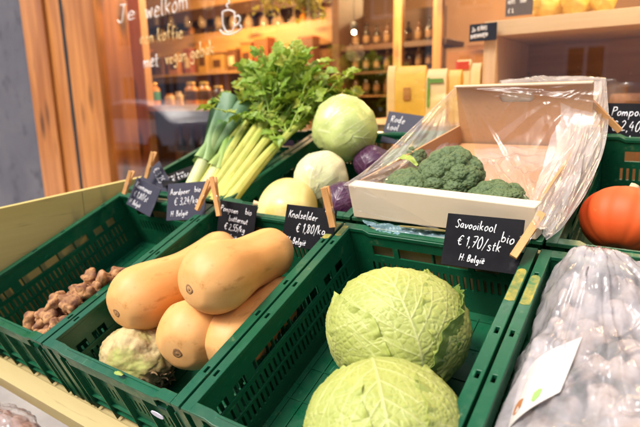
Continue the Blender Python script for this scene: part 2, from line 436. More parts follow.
# ------------------------------------------------------------------ chalk handwriting (single strokes)
def G(s): return [[tuple(float(q) for q in p.split(',')) for p in st_.split()] for st_ in s.split('|')]
GL = {k: (w, G(s)) for k, w, s in [
 ('a', .46, '.38,.42 .22,.5 .06,.3 .12,.05 .28,.08 .38,.42 .36,.1 .44,.02'),
 ('b', .44, '.06,1 .06,.02|.06,.3 .24,.48 .38,.28 .28,.03 .06,.06'),
 ('c', .38, '.34,.4 .2,.5 .06,.26 .16,.02 .34,.1'),
 ('d', .48, '.36,.3 .2,.48 .05,.24 .18,.02 .36,.2|.38,1 .36,.1 .44,.02'),
 ('e', .42, '.06,.25 .34,.32 .22,.5 .06,.28 .14,.03 .36,.1'),
 ('f', .34, '.32,.92 .2,1 .14,.7 .13,0|.02,.5 .28,.52'),
 ('g', .44, '.36,.42 .2,.5 .06,.28 .18,.08 .36,.3|.37,.46 .35,-.2 .2,-.34 .05,-.22'),
 ('h', .44, '.06,1 .06,0|.06,.3 .24,.5 .34,.3 .36,0'),
 ('i', .2, '.1,.5 .09,.08 .16,.01|.12,.68 .13,.71'),
 ('k', .42, '.06,1 .06,0|.34,.5 .08,.24|.12,.28 .36,0'),
 ('l', .22, '.1,1 .08,.12 .18,0'),
 ('m', .64, '.05,.5 .05,0|.05,.3 .2,.5 .28,.3 .28,0|.28,.3 .42,.5 .52,.3 .54,0'),
 ('n', .44, '.05,.5 .05,0|.05,.3 .22,.5 .33,.3 .36,0'),
 ('o', .42, '.2,.5 .05,.28 .16,.01 .36,.2 .3,.46 .2,.5'),
 ('p', .44, '.06,.5 .05,-.38|.05,.3 .24,.5 .38,.28 .24,.04 .06,.1'),
 ('r', .34, '.05,.5 .06,0|.06,.28 .18,.46 .32,.46'),
 ('s', .36, '.32,.44 .18,.5 .08,.4 .28,.2 .22,.02 .04,.06'),
 ('t', .3, '.13,.8 .12,.1 .24,.02|.0,.5 .28,.52'),
 ('u', .44, '.05,.5 .07,.1 .2,.02 .34,.2|.36,.5 .35,.1 .43,.02'),
 ('v', .38, '.03,.5 .17,.02 .34,.5'),
 ('w', .56, '.03,.5 .14,.02 .27,.4 .38,.02 .52,.5'),
 ('j', .22, '.14,.5 .13,-.24 .0,-.32|.15,.7 .16,.72'),
 ('A', .54, '.03,0 .25,1 .47,0|.1,.36 .42,.38'), ('B', .48, '.07,1 .07,0|.07,1 .3,.96 .32,.62 .07,.54 .38,.44 .36,.06 .07,0'),
 ('H', .5, '.07,1 .05,0|.42,1 .42,0|.06,.5 .42,.52'), ('J', .4, '.1,.98 .38,.98|.28,.98 .26,.1 .12,0 .02,.16'),
 ('K', .48, '.07,1 .06,0|.42,.98 .08,.46|.14,.52 .44,0'), ('N', .5, '.05,0 .06,1 .4,.03 .42,1'),
 ('O', .5, '.24,1 .05,.6 .12,.04 .34,.06 .44,.55 .3,.98 .22,1'),
 ('P', .46, '.07,1 .06,0|.04,.94 .34,.98 .4,.68 .08,.48'), ('R', .48, '.07,1 .06,0|.04,.94 .34,.98 .36,.66 .08,.5|.14,.5 .44,0'),
 ('S', .46, '.4,.86 .22,1 .06,.8 .36,.36 .26,.02 .02,.12'), ('W', .7, '.03,1 .18,0 .34,.8 .48,0 .66,1'),
 ('V', .5, '.03,1 .2,0 .42,1'),
 ('E', .4, '.36,1 .06,.98 .05,.0 .38,.02|.05,.52 .3,.53'),
 ('0', .44, '.22,1 .06,.6 .12,.04 .3,.04 .4,.5 .3,.96 .2,1'), ('1', .26, '.04,.72 .18,1 .16,0'),
 ('2', .42, '.05,.82 .2,1 .34,.8 .22,.42 .02,.02 .4,.04'), ('3', .4, '.05,.92 .26,1 .32,.74 .14,.56 .36,.34 .24,.02 .03,.1'),
 ('4', .44, '.24,1 .03,.4 .4,.42|.3,.66 .28,0'), ('5', .42, '.38,1 .12,.98 .08,.58 .32,.56 .36,.18 .18,0 .03,.1'),
 ('7', .4, '.03,.96 .38,.98 .14,0|.1,.5 .34,.52'), ('8', .42, '.3,.9 .14,.98 .08,.76 .32,.36 .24,.02 .06,.14 .16,.46 .34,.76 .3,.9'),
 ('9', .42, '.34,.76 .18,.56 .06,.78 .2,1 .34,.8 .3,.3 .2,0'),
 ('E€', .5, '.46,.88 .3,1 .12,.7 .12,.28 .28,.02 .46,.12|.0,.6 .36,.62|.0,.42 .32,.43'),
 (',', .18, '.1,.06 .06,-.16'), ('/', .36, '.02,-.16 .32,1.06'), (':', .18, '.08,.1 .09,.13|.09,.42 .1,.45'), ('.', .16, '.07,.03 .09,.05'), ('-', .3, '.04,.36 .26,.37')]}
GL['€'] = GL['E€']; GL['ë'] = (GL['e'][0], GL['e'][1]+G('.12,.66 .13,.69|.28,.67 .29,.7'))
def text_strokes(txt, h, jit=.03, gap=.07):
    x = 0; out = []; R = random.Random(txt)
    for ch in txt:
        if ch == ' ': x += .3*h; continue
        w, sts = GL[ch]; dy = R.uniform(-.05, .05); sl = R.uniform(.06, .16); k = R.uniform(.92, 1.08)
        for s in sts:
            out.append([(x+(px*k+sl*py+R.uniform(-jit, jit)*.4)*h, (py*k+dy+R.uniform(-jit, jit)*.5)*h) for px, py in s])
        x += (w+gap)*h*k
    return out, x
def writing(mb, lines, place, rad):
    """lines: (text, x, y, height, turn); place maps board coordinates to space"""
    for txt, x, y, h, rot in lines:
        sts, w = text_strokes(txt, h); c, s = math.cos(rot), math.sin(rot)
        for q in sts:
            q = smooth_path(q, 4) if len(q) > 2 else [np.array(p) for p in q]
            pts = [place(x+p[0]*c-p[1]*s, y+p[0]*s+p[1]*c) for p in q]
            mb.tube(pts, [rad*random.uniform(.75, 1.15) for _ in pts], 5)
    return mb
def price_tag(label, TL, TR, BL, lines, m=M_SLATE, rad=.0009, th=.0025, group='slate price tags clipped to the crates'):
    TL, TR, BL = (at(*p) for p in (TL, TR, BL))
    S = TR-TL; w = np.linalg.norm(S); S = S/w; D = BL-TL; D = D-S*np.dot(D, S); h = np.linalg.norm(D); D = D/h
    W = np.cross(S, D); W = W if np.dot(W, CAM-TL) > 0 else -W
    root = thing('price_tag', label, 'price tag', TL+S*w/2+D*h, group=group); o = np.array(root.location)
    mb = MB(); mb.panel(TL+D*h-W*th, S, -D, W, w, h, th, [])
    mb.build('slate', m, root, bevel=.0008, off=o)
    mb = MB(); writing(mb, [(t, x*w, y*h, hh*h, r) for t, x, y, hh, r in lines], lambda a, b: TL+S*a+D*(h-b)+W*.0006, rad)
    mb.build('chalk_writing', M_CHALK, root, smooth=True, off=o)
    return root
price_tag('black slate reading Savooikool bio, leaning on the front of the carton', (448,213,.985), (525,220,.912), (455,266,.960),
    [('Savooikool', .13, .74, .17, -.03), ('bio', .74, .55, .20, -.06), ('€ 1,70/stk', .18, .40, .20, -.05), ('H: België', .24, .12, .13, -.03)], rad=.0010)
price_tag('black slate reading Knolselder, clipped at the rear corner of the squash crate', (287,204,1.19), (337,210,1.125), (283,245,1.185),
    [('Knolselder', .07, .70, .19, -.03), ('€ 1,80/kg', .26, .36, .21, .02), ('H: België', .10, .08, .15, -.03)])
price_tag('black slate reading Pompoen bio butternut, half hidden by the top squash', (220,200,1.315), (257,206,1.265), (225,243,1.31),
    [('Pompoen', .05, .76, .14, -.05), ('bio', .72, .76, .15, 0), ('butternut', .3, .55, .14, -.03), ('€ 2,55/kg', .2, .33, .15, -.02), ('H: België', .12, .1, .13, 0)], rad=.0008)
price_tag('bluish slate reading Aardpeer bio, clipped between the sunchoke and squash crates', (168,184,1.405), (206,181,1.36), (163,221,1.395),
    [('Aardpeer', .08, .68, .16, .04), ('bio', .72, .72, .16, .04), ('€ 3,24/kg', .2, .40, .19, .05), ('H: België', .12, .10, .15, .04)], M_SLATEB, .0009)
price_tag('bluish slate turned diagonally at the top of the side board reading Rammenas', (137,177,1.53), (161,189,1.475), (117,199,1.555),
    [('Rammenas', .08, .68, .19, 0), ('€ 1,80/st', .14, .38, .20, 0), ('H: België', .08, .10, .16, 0)], M_SLATEB, .0009)
price_tag('bluish slate with steep writing behind the diagonal Rammenas slate', (159,161,1.60), (173,187,1.56), (138,176,1.62),
    [('€ 3,25', .12, .62, .24, 0), ('stk', .42, .22, .22, 0)], M_SLATEB, .0009)
price_tag('dark slate lying nearly flat against the leek bottoms', (160,177,1.60), (193,165,1.62), (171,184,1.55),
    [('Prei bio', .12, .55, .26, 0), ('€ 1,95/st', .3, .15, .26, 0)], M_SLATE, .0008)
price_tag('bluish slate reading Rode kool, behind the purple cabbage and partly under the film', (389,111,1.64), (424,116,1.60), (381,142,1.62),
    [('Rode', .12, .66, .22, 0), ('kool', .08, .42, .2, 0), ('€', .42, .14, .2, 0)], M_SLATEB, .0011)
price_tag('black slate reading Pompoen, clipped on the crate rim above the orange pumpkin', (607,103,1.30), (668,104,1.24), (602,147,1.30),
    [('Pompoen', .1, .72, .2, -.02), ('€ 2,40/kg', .12, .38, .22, 0), ('H: België', .14, .1, .16, .03)], rad=.0011)

def clothespin(label, tip, top, turn=0.0, w=.011):
    a, b = at(*tip), at(*top); ax = unit(b-a); L = np.linalg.norm(b-a)
    view = unit(CAM-a); wd = unit(np.cross(ax, view)); dp = np.cross(wd, ax)
    wd, dp = wd*math.cos(turn)+dp*math.sin(turn), dp*math.cos(turn)-wd*math.sin(turn)
    M = np.stack([wd, dp, ax], 1)
    root = thing('clothespin', label, 'clothespin', a, M, 'wooden clothespins holding the price tags')
    for s in (1, -1):
        prof = [(0, .0008), (.12, .0006), (.30, .0006), (.38, .0014), (.46, .0010), (1, .0062)]
        mb = MB(); vs = []
        for t, g in prof:
            o = .0052 if .14 < t < .9 else .0040
            vs += [(-w/2, s*g, t*L), (w/2, s*g, t*L), (w/2, s*(g+o), t*L), (-w/2, s*(g+o), t*L)]
        fs = [(i*4+j, i*4+(j+1) % 4, i*4+4+(j+1) % 4, i*4+4+j) for i in range(len(prof)-1) for j in range(4)]+[(3,2,1,0), tuple(range(len(vs)-4, len(vs)))]
        mb.add(vs, fs); mb.build('wooden_jaw', M_PIN, root, bevel=.0007)
    mb = MB(); pts = [(-w*.62+w*1.24*k/40, .0044*math.cos(k*.9), .38*L+.0044*math.sin(k*.9)) for k in range(41)]
    pts = [(-w*.6, -.0075, .52*L), (-w*.62, -.005, .42*L)]+pts+[(w*.62, .005, .42*L), (w*.6, .0075, .52*L)]
    mb.tube(pts, .0006, 6); mb.build('spring', M_STEEL, root, smooth=True)
    return root
clothespin('wooden clothespin low on the diagonal Rammenas slate by the side board', (124,194,1.51), (132,171,1.50), .5)
clothespin('wooden clothespin gripping the slate behind the diagonal one', (146,178,1.575), (154,152,1.56), .5)
clothespin('left clothespin of the crossed pair beside the Aardpeer slate', (197,210,1.335), (211,180,1.32), .7)
clothespin('right clothespin of the crossed pair beside the Pompoen bio butternut slate', (219,216,1.27), (213,177,1.275), .5)
clothespin('upright wooden clothespin holding the Knolselder slate by the purple cabbage', (333,227,1.105), (325,187,1.09), .35, .014)
clothespin('slanting wooden clothespin on the Savooikool slate', (513,257,.892), (542,214,.905), .12, .013)
clothespin('wooden clothespin on the film beside the right hand Pompoen slate', (620,131,1.20), (591,102,1.20), .2, .013)
# ------------------------------------------------------------------ produce
def veg_leaf(R, c, m, lim, lim_b, r0, seed, blister=0.0, vein_h=0.0, frill=0.0, edge_lift=0.0, nsec=7, sag=1.0, nr=90, nphi=220, fine=True, wv=1.0, thick=None):
    """one wrapping leaf laid over a ball: c = centre direction, m = direction of the midrib; returns points, vein mask, rim mask"""
    r = np.random.default_rng(seed)
    c = unit(c); m = unit(np.array(m)-c*np.dot(c, m)); s = np.cross(c, m)
    rho = np.linspace(0, 1, nr)[:, None]; phi = np.linspace(0, 2*PI, nphi, endpoint=False)[None]
    wob = sum(a*np.cos(k*phi+p) for k, a, p in ((3, .04, r.uniform(0, 6)), (5, .03, r.uniform(0, 6)), (9, .018, r.uniform(0, 6))))
    L = lim*lim_b/np.sqrt((lim_b*np.cos(phi))**2+(lim*np.sin(phi))**2)*(1+wob)
    th = rho*L; a = th*np.cos(phi); b = th*np.sin(phi)
    P2 = np.stack([a, b], 2).reshape(-1, 2)
    vein = np.zeros(len(P2)); rid = np.zeros(len(P2))
    def stroke(pts, w0, w1):
        pts = np.array(pts); n = len(pts)-1
        for i in range(n):
            p, q = pts[i], pts[i+1]; d = q-p; t = np.clip(((P2-p)@d)/(d@d+1e-9), 0, 1)
            dist = np.linalg.norm(P2-p-t[:, None]*d, axis=1); w = w0+(w1-w0)*(i+t)/n
            np.maximum(vein, np.exp(-(dist/w)**2), out=vein); np.maximum(rid, np.exp(-(dist/(w*1.6))**2)*(w/w0)**.5*min(1, w0/.03+.35), out=rid)
    base = -lim*.98; tip = lim*.92
    mid = [np.array([base+(tip-base)*t, .06*math.sin(2.2*t+seed)*t]) for t in np.linspace(0, 1, 14)]
    stroke(mid, .040*wv, .010*wv)
    for k in range(nsec):
        t = .02+.80*k/nsec; p0 = mid[int(t*13)]+(mid[min(13, int(t*13)+1)]-mid[int(t*13)])*(t*13 % 1)
        for sd in (-1, 1):
            a0 = (1.05-.55*t+r.uniform(-.1, .1)); ln = lim_b*(1.35-.75*t)*r.uniform(.85, 1.1)
            pts = [p0]; ang = a0
            for q in range(10):
                ang -= .055*r.uniform(.3, 1.6)*(1 if q < 7 else .3)
                pts.append(pts[-1]+ln/10*np.array([math.cos(ang), sd*math.sin(ang)]))
            stroke(pts, .019*wv, .006*wv)
            for q in (2, 4, 6, 8):      # side branches
                pp = [pts[q]]; g = a0+(r.uniform(.45, .8) if q % 4 == 0 else -r.uniform(.5, .8))
                for z in range(5): g += r.uniform(-.12, .12); pp.append(pp[-1]+ln*.075*np.array([math.cos(g), sd*math.sin(g)]))
                stroke(pp, .010*wv, .005*wv)
    h = np.zeros(len(P2))
    if fine:
        Q = r.uniform(-lim*1.1, lim*1.1, (int(1100*(lim/1.3)**2), 2)); f1, f2 = worley(P2, Q)
        net = np.exp(-((f2-f1)/.014)**2); vein = np.maximum(vein, .22*net)
        h += blister*(np.clip((f2-f1)/.055, 0, 1)*.8-.3)*(1-.8*rid)
    h += vein_h*rid
    D = (np.cos(th)[..., None]*c+np.sin(th)[..., None]*(np.cos(phi)[..., None]*m+np.sin(phi)[..., None]*s))
    rad = R*(r0+h.reshape(nr, nphi)/R)
    big = fbm(D.reshape(-1, 3), 1.7, 2, seed*.37).reshape(nr, nphi)
    rad += R*.022*big
    e = np.clip((rho-.72)/.28, 0, 1)**2
    fr = sum(np.cos(k*phi+q)/1.6 for k, q in ((13, r.uniform(0, 6)), (21, r.uniform(0, 6)), (34, r.uniform(0, 6))))
    rad = rad+e*(edge_lift+frill*fr)
    P = D*rad[..., None]
    return P, vein.reshape(nr, nphi), (rho+0*phi)
def add_leaf(mb, *a, **k):
    P, v, w = veg_leaf(*a, **k); mb.grid(P, closed_v=True, v=v, w=np.clip((w-.8)*3, 0, 1))
    th = k.get('thick') or .0016                                   # inner side, so the leaf is not paper thin
    D = P/np.linalg.norm(P, axis=2, keepdims=True); mb.grid((P-D*th)[:, ::-1], closed_v=True, v=v[:, ::-1], w=0*w)
    n = P.shape[1]
    e = np.stack([P[-1], (P-D*th)[-1]]); mb.grid(e, closed_v=True, v=np.zeros((2, n)), w=np.ones((2, n)))
def core_ball(R, seed, k=.05, nu=60, nv=90, sq=1.0):
    d = sphere_dirs(nu, nv); r = R*(1+k*fbm(d.reshape(-1, 3), 2.2, 3, seed).reshape(nu, nv))
    P = d*r[..., None]; P[..., 2] *= sq; return P

M_SAVOY = mat('savoy_leaf', (.37, .425, .09), .5, (.45, .49, .13), 5, .35, .7, attr=(.58, .60, .25), attr2=(.36, .43, .09), bump=(260, .25, .001), sss=.12, trans=.12)
M_SAVOYD = mat('savoy_outer_leaf', (.13, .22, .035), .45, (.20, .30, .06), 7, .35, .7, attr=(.50, .55, .22), attr2=(.16, .24, .05), bump=(260, .25, .001), trans=.15)
SQ = np.eye(3)-.15*np.outer(unit(RW[1]-.3*RW[2]), unit(RW[1]-.3*RW[2]))
def squash(mb): mb.v = [tuple(SQ@np.array(p)) for p in mb.v]; return mb
def savoy(label, ctr, R, c, m, outer, seed):
    root = thing('savoy_cabbage', label, 'cabbage', ctr, group='savoy cabbages')
    mb = MB(); mb.grid(core_ball(R*.93, seed), closed_v=True, v=np.zeros(60*90)); squash(mb).build('heart', M_SAVOY, root, smooth=True)
    for i, (cc, mm, lim, lb, r0, el, dark) in enumerate(outer):
        mb = MB(); add_leaf(mb, R, cc, mm, lim, lb, r0, seed+i*7+3, blister=.0017, vein_h=.0014, frill=.0032, edge_lift=el, wv=.5)
        squash(mb).build('leaf', M_SAVOYD if dark else M_SAVOY, root, smooth=True)
    mb = MB(); add_leaf(mb, R, c, m, 1.42, 1.30, 1.005, seed, blister=.0017, vein_h=.0012, frill=.0018, edge_lift=-.003, nsec=8, nr=150, nphi=360, wv=.52)
    squash(mb).build('leaf', M_SAVOY, root, smooth=True)
UPV = np.array([0, 0, 1.]); rt = unit(RW[0]); upc = unit(-RW[1]); tc = -unit(RW[2])   # right, up, toward the lens at the middle of the picture
def dirv(r, u, t): return r*rt+u*upc+t*tc
s1 = at(397, 329, .90); s2 = at(385, 430, .745)
savoy('rear savoy cabbage in the crate, its pale midrib running down to the front cabbage', s1, .124,
      dirv(.02, .32, .95), dirv(-.25, 1, -.1),
      [(dirv(.85, -.40, .15), dirv(.5, .9, 0), 1.12, 1.05, .985, .012, True), (dirv(-.75, -.3, .25), dirv(-.3, 1, 0), 1.0, 1.0, .985, .004, False),
       (dirv(.62, .1, .2), dirv(.2, 1, 0), 1.05, 1.0, .985, .003, False)], 5)
savoy('front savoy cabbage, cut by the bottom edge of the picture', s2, .116,
      dirv(-.06, .52, .85), dirv(.15, -1, .6),
      [(dirv(.8, .1, .2), dirv(.2, -1, 0), 1.0, 1.0, .985, .004, False), (dirv(-.75, .1, .25), dirv(-.3, -1, 0), 1.0, 1.0, .985, .003, False)], 23)

M_WCAB = mat('white_cabbage_leaf', (.43, .53, .13), .36, (.55, .62, .22), 5, .35, .7, c3=(.45, .40, .16), sc3=60, lo3=.70, hi3=.76, attr=(.68, .72, .38), attr2=(.56, .62, .22), sss=.15, bump=(30, .12))
M_PCAB = mat('pale_cabbage_leaf', (.66, .60, .36), .36, (.56, .60, .26), 5, .4, .7, c3=(.60, .42, .30), sc3=8, lo3=.60, hi3=.8, attr=(.74, .70, .48), attr2=(.64, .60, .36), sss=.15, bump=(30, .12))
M_RCAB = mat('purple_cabbage_leaf', (.034, .010, .032), .34, (.065, .018, .05), 8, .35, .7, attr=(.12, .055, .095), attr2=(.08, .028, .06), bump=(30, .12))
def smooth_cabbage(name, label, ctr, R, M, seed, group, c, m, extra, wv=.55, sq=1.0):
    root = thing(name, label, 'cabbage', ctr, group=group); q_ = unit(np.random.default_rng(seed).normal(size=3))
    def lop(mb):
        V = np.array(mb.v); D = V/(np.linalg.norm(V, axis=1, keepdims=True)+1e-9); k = 1+.09*fbm(D, 1.1, 2, seed*.61)-.07*(D@q_)**2; mb.v = [tuple(p) for p in V*k[:, None]]; return mb
    mb = MB(); mb.grid(core_ball(R*.965, seed, .05, sq=sq), closed_v=True, v=np.zeros(60*90)); lop(mb).build('heart', M, root, smooth=True)
    for i, (cc, mm, lim, r0) in enumerate([(c, m, 1.35, 1.0)]+extra):
        mb = MB(); add_leaf(mb, R, cc, mm, lim, lim*.95, r0, seed+i*5, vein_h=.0012, frill=.0004, edge_lift=.0012, nsec=6, nr=50, nphi=120, fine=False, wv=wv)
        lop(mb).build('leaf', M, root, smooth=True)
    return root
smooth_cabbage('white_cabbage', 'big pale green white cabbage on top, beside the celery leaves', at(345, 130, 1.545), .0975, M_WCAB, 41, 'white cabbages in the back row',
    dirv(.35, -.3, .8), dirv(1, -.2, .2), [(dirv(-.5, .4, .6), dirv(.1, 1, 0), 1.2, .992), (dirv(.2, .9, .2), dirv(1, .2, 0), 1.1, .984)], .45)
smooth_cabbage('white_cabbage', 'creamy smaller cabbage tucked under the big pale green one', at(321, 180, 1.41), .077, M_PCAB, 52, 'white cabbages in the back row',
    dirv(-.2, .5, .8), dirv(.2, 1, 0), [(dirv(.6, .0, .6), dirv(.1, 1, 0), 1.15, .99), (dirv(-.8, .1, .4), dirv(0, 1, 0), 1.1, .982)], .45)
smooth_cabbage('purple_cabbage', 'purple cabbage behind the upright clothespin, wedged against the carton', at(344, 202, 1.275), .052, M_RCAB, 63, 'purple cabbages in the back row',
    dirv(-.1, .5, .8), dirv(.4, .8, 0), [(dirv(.6, .3, .5), dirv(.1, 1, 0), 1.15, .99), (dirv(-.7, .3, .5), dirv(0, 1, 0), 1.1, .982)], 1.0)
smooth_cabbage('purple_cabbage', 'purple cabbage right of the big pale green cabbage, partly under the clear film', at(373, 164, 1.50), .056, M_RCAB, 74, 'purple cabbages in the back row',
    dirv(-.3, .4, .8), dirv(.2, .8, 0), [(dirv(.5, .5, .5), dirv(.1, 1, 0), 1.15, .99)], 1.0)
M_YEL = mat('yellow_squash_skin', (.78, .60, .14), .35, (.80, .70, .34), 4, .35, .65, c3=(.72, .46, .06), sc3=5, lo3=.55, hi3=.7, sss=.1)
root = thing('yellow_squash', 'smooth pale yellow squash lying behind the Knolselder slate', 'squash', at(287, 212, 1.36))
d = sphere_dirs(60, 96); r_ = .090*(1+.03*np.cos(7*np.arctan2(d[..., 1], d[..., 0]))*(1-d[..., 2]**2)); P = d*r_[..., None]; P[..., 2] *= .86
B = basis(dirv(-.9, .25, .2)); P = P@B.T
mb = MB(); mb.grid(P, closed_v=True); mb.build('flesh', M_YEL, root, smooth=True)
mb = MB(); t0 = B@np.array([0, 0, .070]); mb.tube([t0, t0*1.12, t0*1.28], [.008, .006, .007], 8); mb.build('stem', M_PALE, root, smooth=True)

M_BUT = mat('butternut_skin', (.71, .325, .085), .52, (.79, .45, .17), 8, .40, .66, c3=(.54, .24, .06), sc3=46, lo3=.59, hi3=.72, sss=.12, bump=(55, .22), stretch=(1, .35, 1))
M_SCAR = mat('squash_scar', (.20, .095, .035), .85, (.36, .19, .07), 90, .4, .6, bump=(150, .5))
def butternut(label, bulb, neck, Rb, Rn, seed, bend=.02, face=None):
    bulb = np.array(bulb); neck = np.array(neck); ax = unit(neck-bulb); Lg = np.linalg.norm(neck-bulb)
    root = thing('butternut_squash', label, 'squash', bulb, group='butternut squashes in the green crate')
    side = unit(np.cross(ax, UPV)); n = 64; k = 72; P = np.zeros((n, k, 3))
    tot = Rb+Lg+Rn
    r = np.random.default_rng(seed)
    for i in range(n):
        u = i/(n-1)
        s = -Rb+(1-math.cos(u*PI))/2*tot              # along the axis, denser at the ends
        if s < 0: rad = Rb*math.sqrt(max(0, 1-(s/Rb)**2))
        else:
            e = min(1, s/(Lg*.62)); e = e*e*(3-2*e); rad = Rb+(Rn-Rb)*e
            q = s-Lg
            if q > 0: rad = Rn*math.sqrt(max(0, 1-(q/Rn)**2))
        if s < -.86*Rb: s = s+(-.86*Rb-s)*.55         # flattened, dimpled blossom end
        c = ax*s+side*bend*math.sin(PI*max(0, s)/(tot))-UPV*.006*math.sin(PI*max(0, s)/tot)
        y = np.cross(ax, side)
        for j in range(k):
            a = 2*PI*j/k; w = 1+.012*math.cos(5*a+seed)+.008*math.sin(9*a+seed)
            P[i, j] = c+rad*w*(math.cos(a)*side+math.sin(a)*y)
    P += (.0016*fbm(P.reshape(-1, 3), 22, 2, seed).reshape(n, k))[..., None]*unit(ax+side)
    mb = MB(); mb.grid(P, closed_v=True); mb.build('flesh', M_BUT, root, smooth=True)
    mb = MB(); c0 = -ax*Rb*.925; Bx = basis(-ax)
    pr = [(.0150, -.004), (.0120, -.0002), (.009, .0004), (.0055, -.0008), (.002, .0016), (.001, .0018)]
    mb.lathe([(a*Rb/.07*.8, b) for a, b in pr], 20, lambda x, y, z: c0+Bx@np.array([x*(1+.12*math.sin(3*math.atan2(y, x)+seed)), y, z])); mb.build('blossom_scar', M_SCAR, root, smooth=True)
    e = ax*(Lg+Rn*.93); mb = MB(); mb.tube([e-ax*.004, e+ax*.004, e+ax*.009], [.012, .010, .011], 7); mb.build('stem', M_PALE, root, smooth=True)
butternut('butternut squash at left with a brown scar, lying beside the sunchoke crate', at(142, 297, 1.10), at(216, 250, 1.26), .0690, .050, 1, .008)
butternut('topmost butternut squash of the heap, speckled and pointing to the rear right', at(216, 277, .985), at(271, 252, 1.10), .0690, .054, 2, -.010)
butternut('butternut squash standing on end beneath the topmost one', at(194, 333, 1.03), at(222, 300, 1.14), .0700, .047, 3)
butternut('butternut squash lying low along the savoy crate wall', at(234, 340, 1.01), at(275, 297, 1.10), .0620, .050, 4, .010)

def noisy_ball(R, seed, nu, nv, amps, sq=(1, 1, 1)):
    d = sphere_dirs(nu, nv); f = d.reshape(-1, 3); r = np.ones(len(f))
    for sc, a, o in amps: r += a*fbm(f, sc, o, seed)
    P = (f*r[:, None]*R*np.array(sq)).reshape(nu, nv, 3); return P, (r-1).reshape(nu, nv)
M_CEL = mat('celeriac_skin', (.52, .42, .20), .75, (.30, .19, .075), 18, .44, .62, c3=(.34, .36, .09), sc3=11, lo3=.5, hi3=.64, attr=(.18, .10, .04), bump=(80, .5, .003))
M_ROOT = mat('celeriac_root', (.30, .20, .09), .85, (.15, .085, .04), 40, .4, .6, bump=(120, .6))
cc = at(137, 359, 1.093); root = thing('celeriac', 'knobbly cream and brown celeriac in the front corner of the squash crate', 'celeriac', cc)
P, rr = noisy_ball(.077, 3.3, 110, 150, ((1.5, .12, 2), (5, .034, 2), (13, .014, 3)), (1.06, .95, .9))
low = P@unit(dirv(.7, -.8, .1))/.08
P -= (np.clip(low-.35, 0, 1)*.010*(1+np.sin(40*P[..., 0]*12)))[..., None]*unit(dirv(.7, -.8, .1))
mb = MB(); mb.grid(P, closed_v=True, v=np.clip((low-.45)*1.4, 0, .8)); mb.build('root_body', M_CEL, root, smooth=True)
mb = MB()
for i in range(60):
    q = unit(dirv(.75+random.uniform(-.5, .4), -.75+random.uniform(-.35, .6), .2+random.uniform(-.4, .6))); p = q*.078
    pts = [p*.9]; dv = q.copy()
    for k in range(5): dv = unit(dv+np.array([random.uniform(-.6, .6) for _ in range(3)])); pts.append(pts[-1]+unit(dv-q*.5)*.006)
    mb.tube(smooth_path(pts, 3), [.0048*(1-.75*t) for t in np.linspace(0, 1, 16)], 6)
mb.build('root_tangle', M_ROOT, root, smooth=True)

M_SUN = mat('sunchoke_skin', (.15, .058, .030), .78, (.52, .27, .10), 30, .42, .60, c3=(.13, .035, .03), sc3=38, lo3=.56, hi3=.7, attr=(.60, .34, .20), bump=(90, .5, .002))
SUN = [(.02, .05, -.10), (.10, .05, -.115), (-.04, .09, -.12), (.05, .12, -.115), (.12, .11, -.11), (-.02, .16, -.12), (.07, .19, -.11), (.13, .18, -.112), (.00, .23, -.12), (.10, .26, -.11), (.05, .31, -.115), (.13, .33, -.11),
       (.00, .04, -.085), (.06, .03, -.09), (.11, .03, -.08), (.145, .045, -.065), (.03, .08, -.075), (.065, .115, -.06), (.10, .07, -.055), (.14, .115, -.045), (.12, .14, -.045), (.145, .19, -.045), (.10, .17, -.055), (.14, .26, -.045), (.05, .06, -.085), (.09, .09, -.075), (.14, .08, -.085), (.02, .11, -.095), (.145, .15, -.07), (.08, .16, -.065), (.135, .23, -.055), (.12, .06, -.07), (.07, .07, -.070), (.115, .13, -.064), (.055, .15, -.075), (.11, .21, -.062), (.06, .23, -.078), (.12, .29, -.064), (.09, .105, -.042), (.125, .175, -.036), (.10, .25, -.040), (.13, .335, -.060)]
for i, (x, y, n) in enumerate(SUN):
    c = FR(-.572+x*.88, .026+y*.60, n+.048)
    lab = 'knobbly reddish brown sunchoke in the heap in the leftmost green crate'
    root = thing('sunchoke', lab, 'sunchoke', c, group='sunchokes heaped in the leftmost crate')
    d = sphere_dirs(40, 56); f = d.reshape(-1, 3); r = np.random.default_rng(100+i)
    rad = np.full(len(f), .0150)
    for q in range(10):
        k = unit(r.normal(size=3)); rad += r.uniform(.005, .012)*np.exp(-((1-f@k)/r.uniform(.05, .16))**1.3)
    rad *= 1+.06*fbm(f, 3, 3, i*1.7)
    Pp = f*rad[:, None]*np.array([1.0, .85, .85])
    B = basis(r.normal(size=3)); Pp = Pp@B.T
    mb = MB(); mb.grid(Pp.reshape(40, 56, 3), closed_v=True, v=np.clip((rad-.030)/.03, 0, .7)); mb.build('tuber', M_SUN, root, smooth=True)

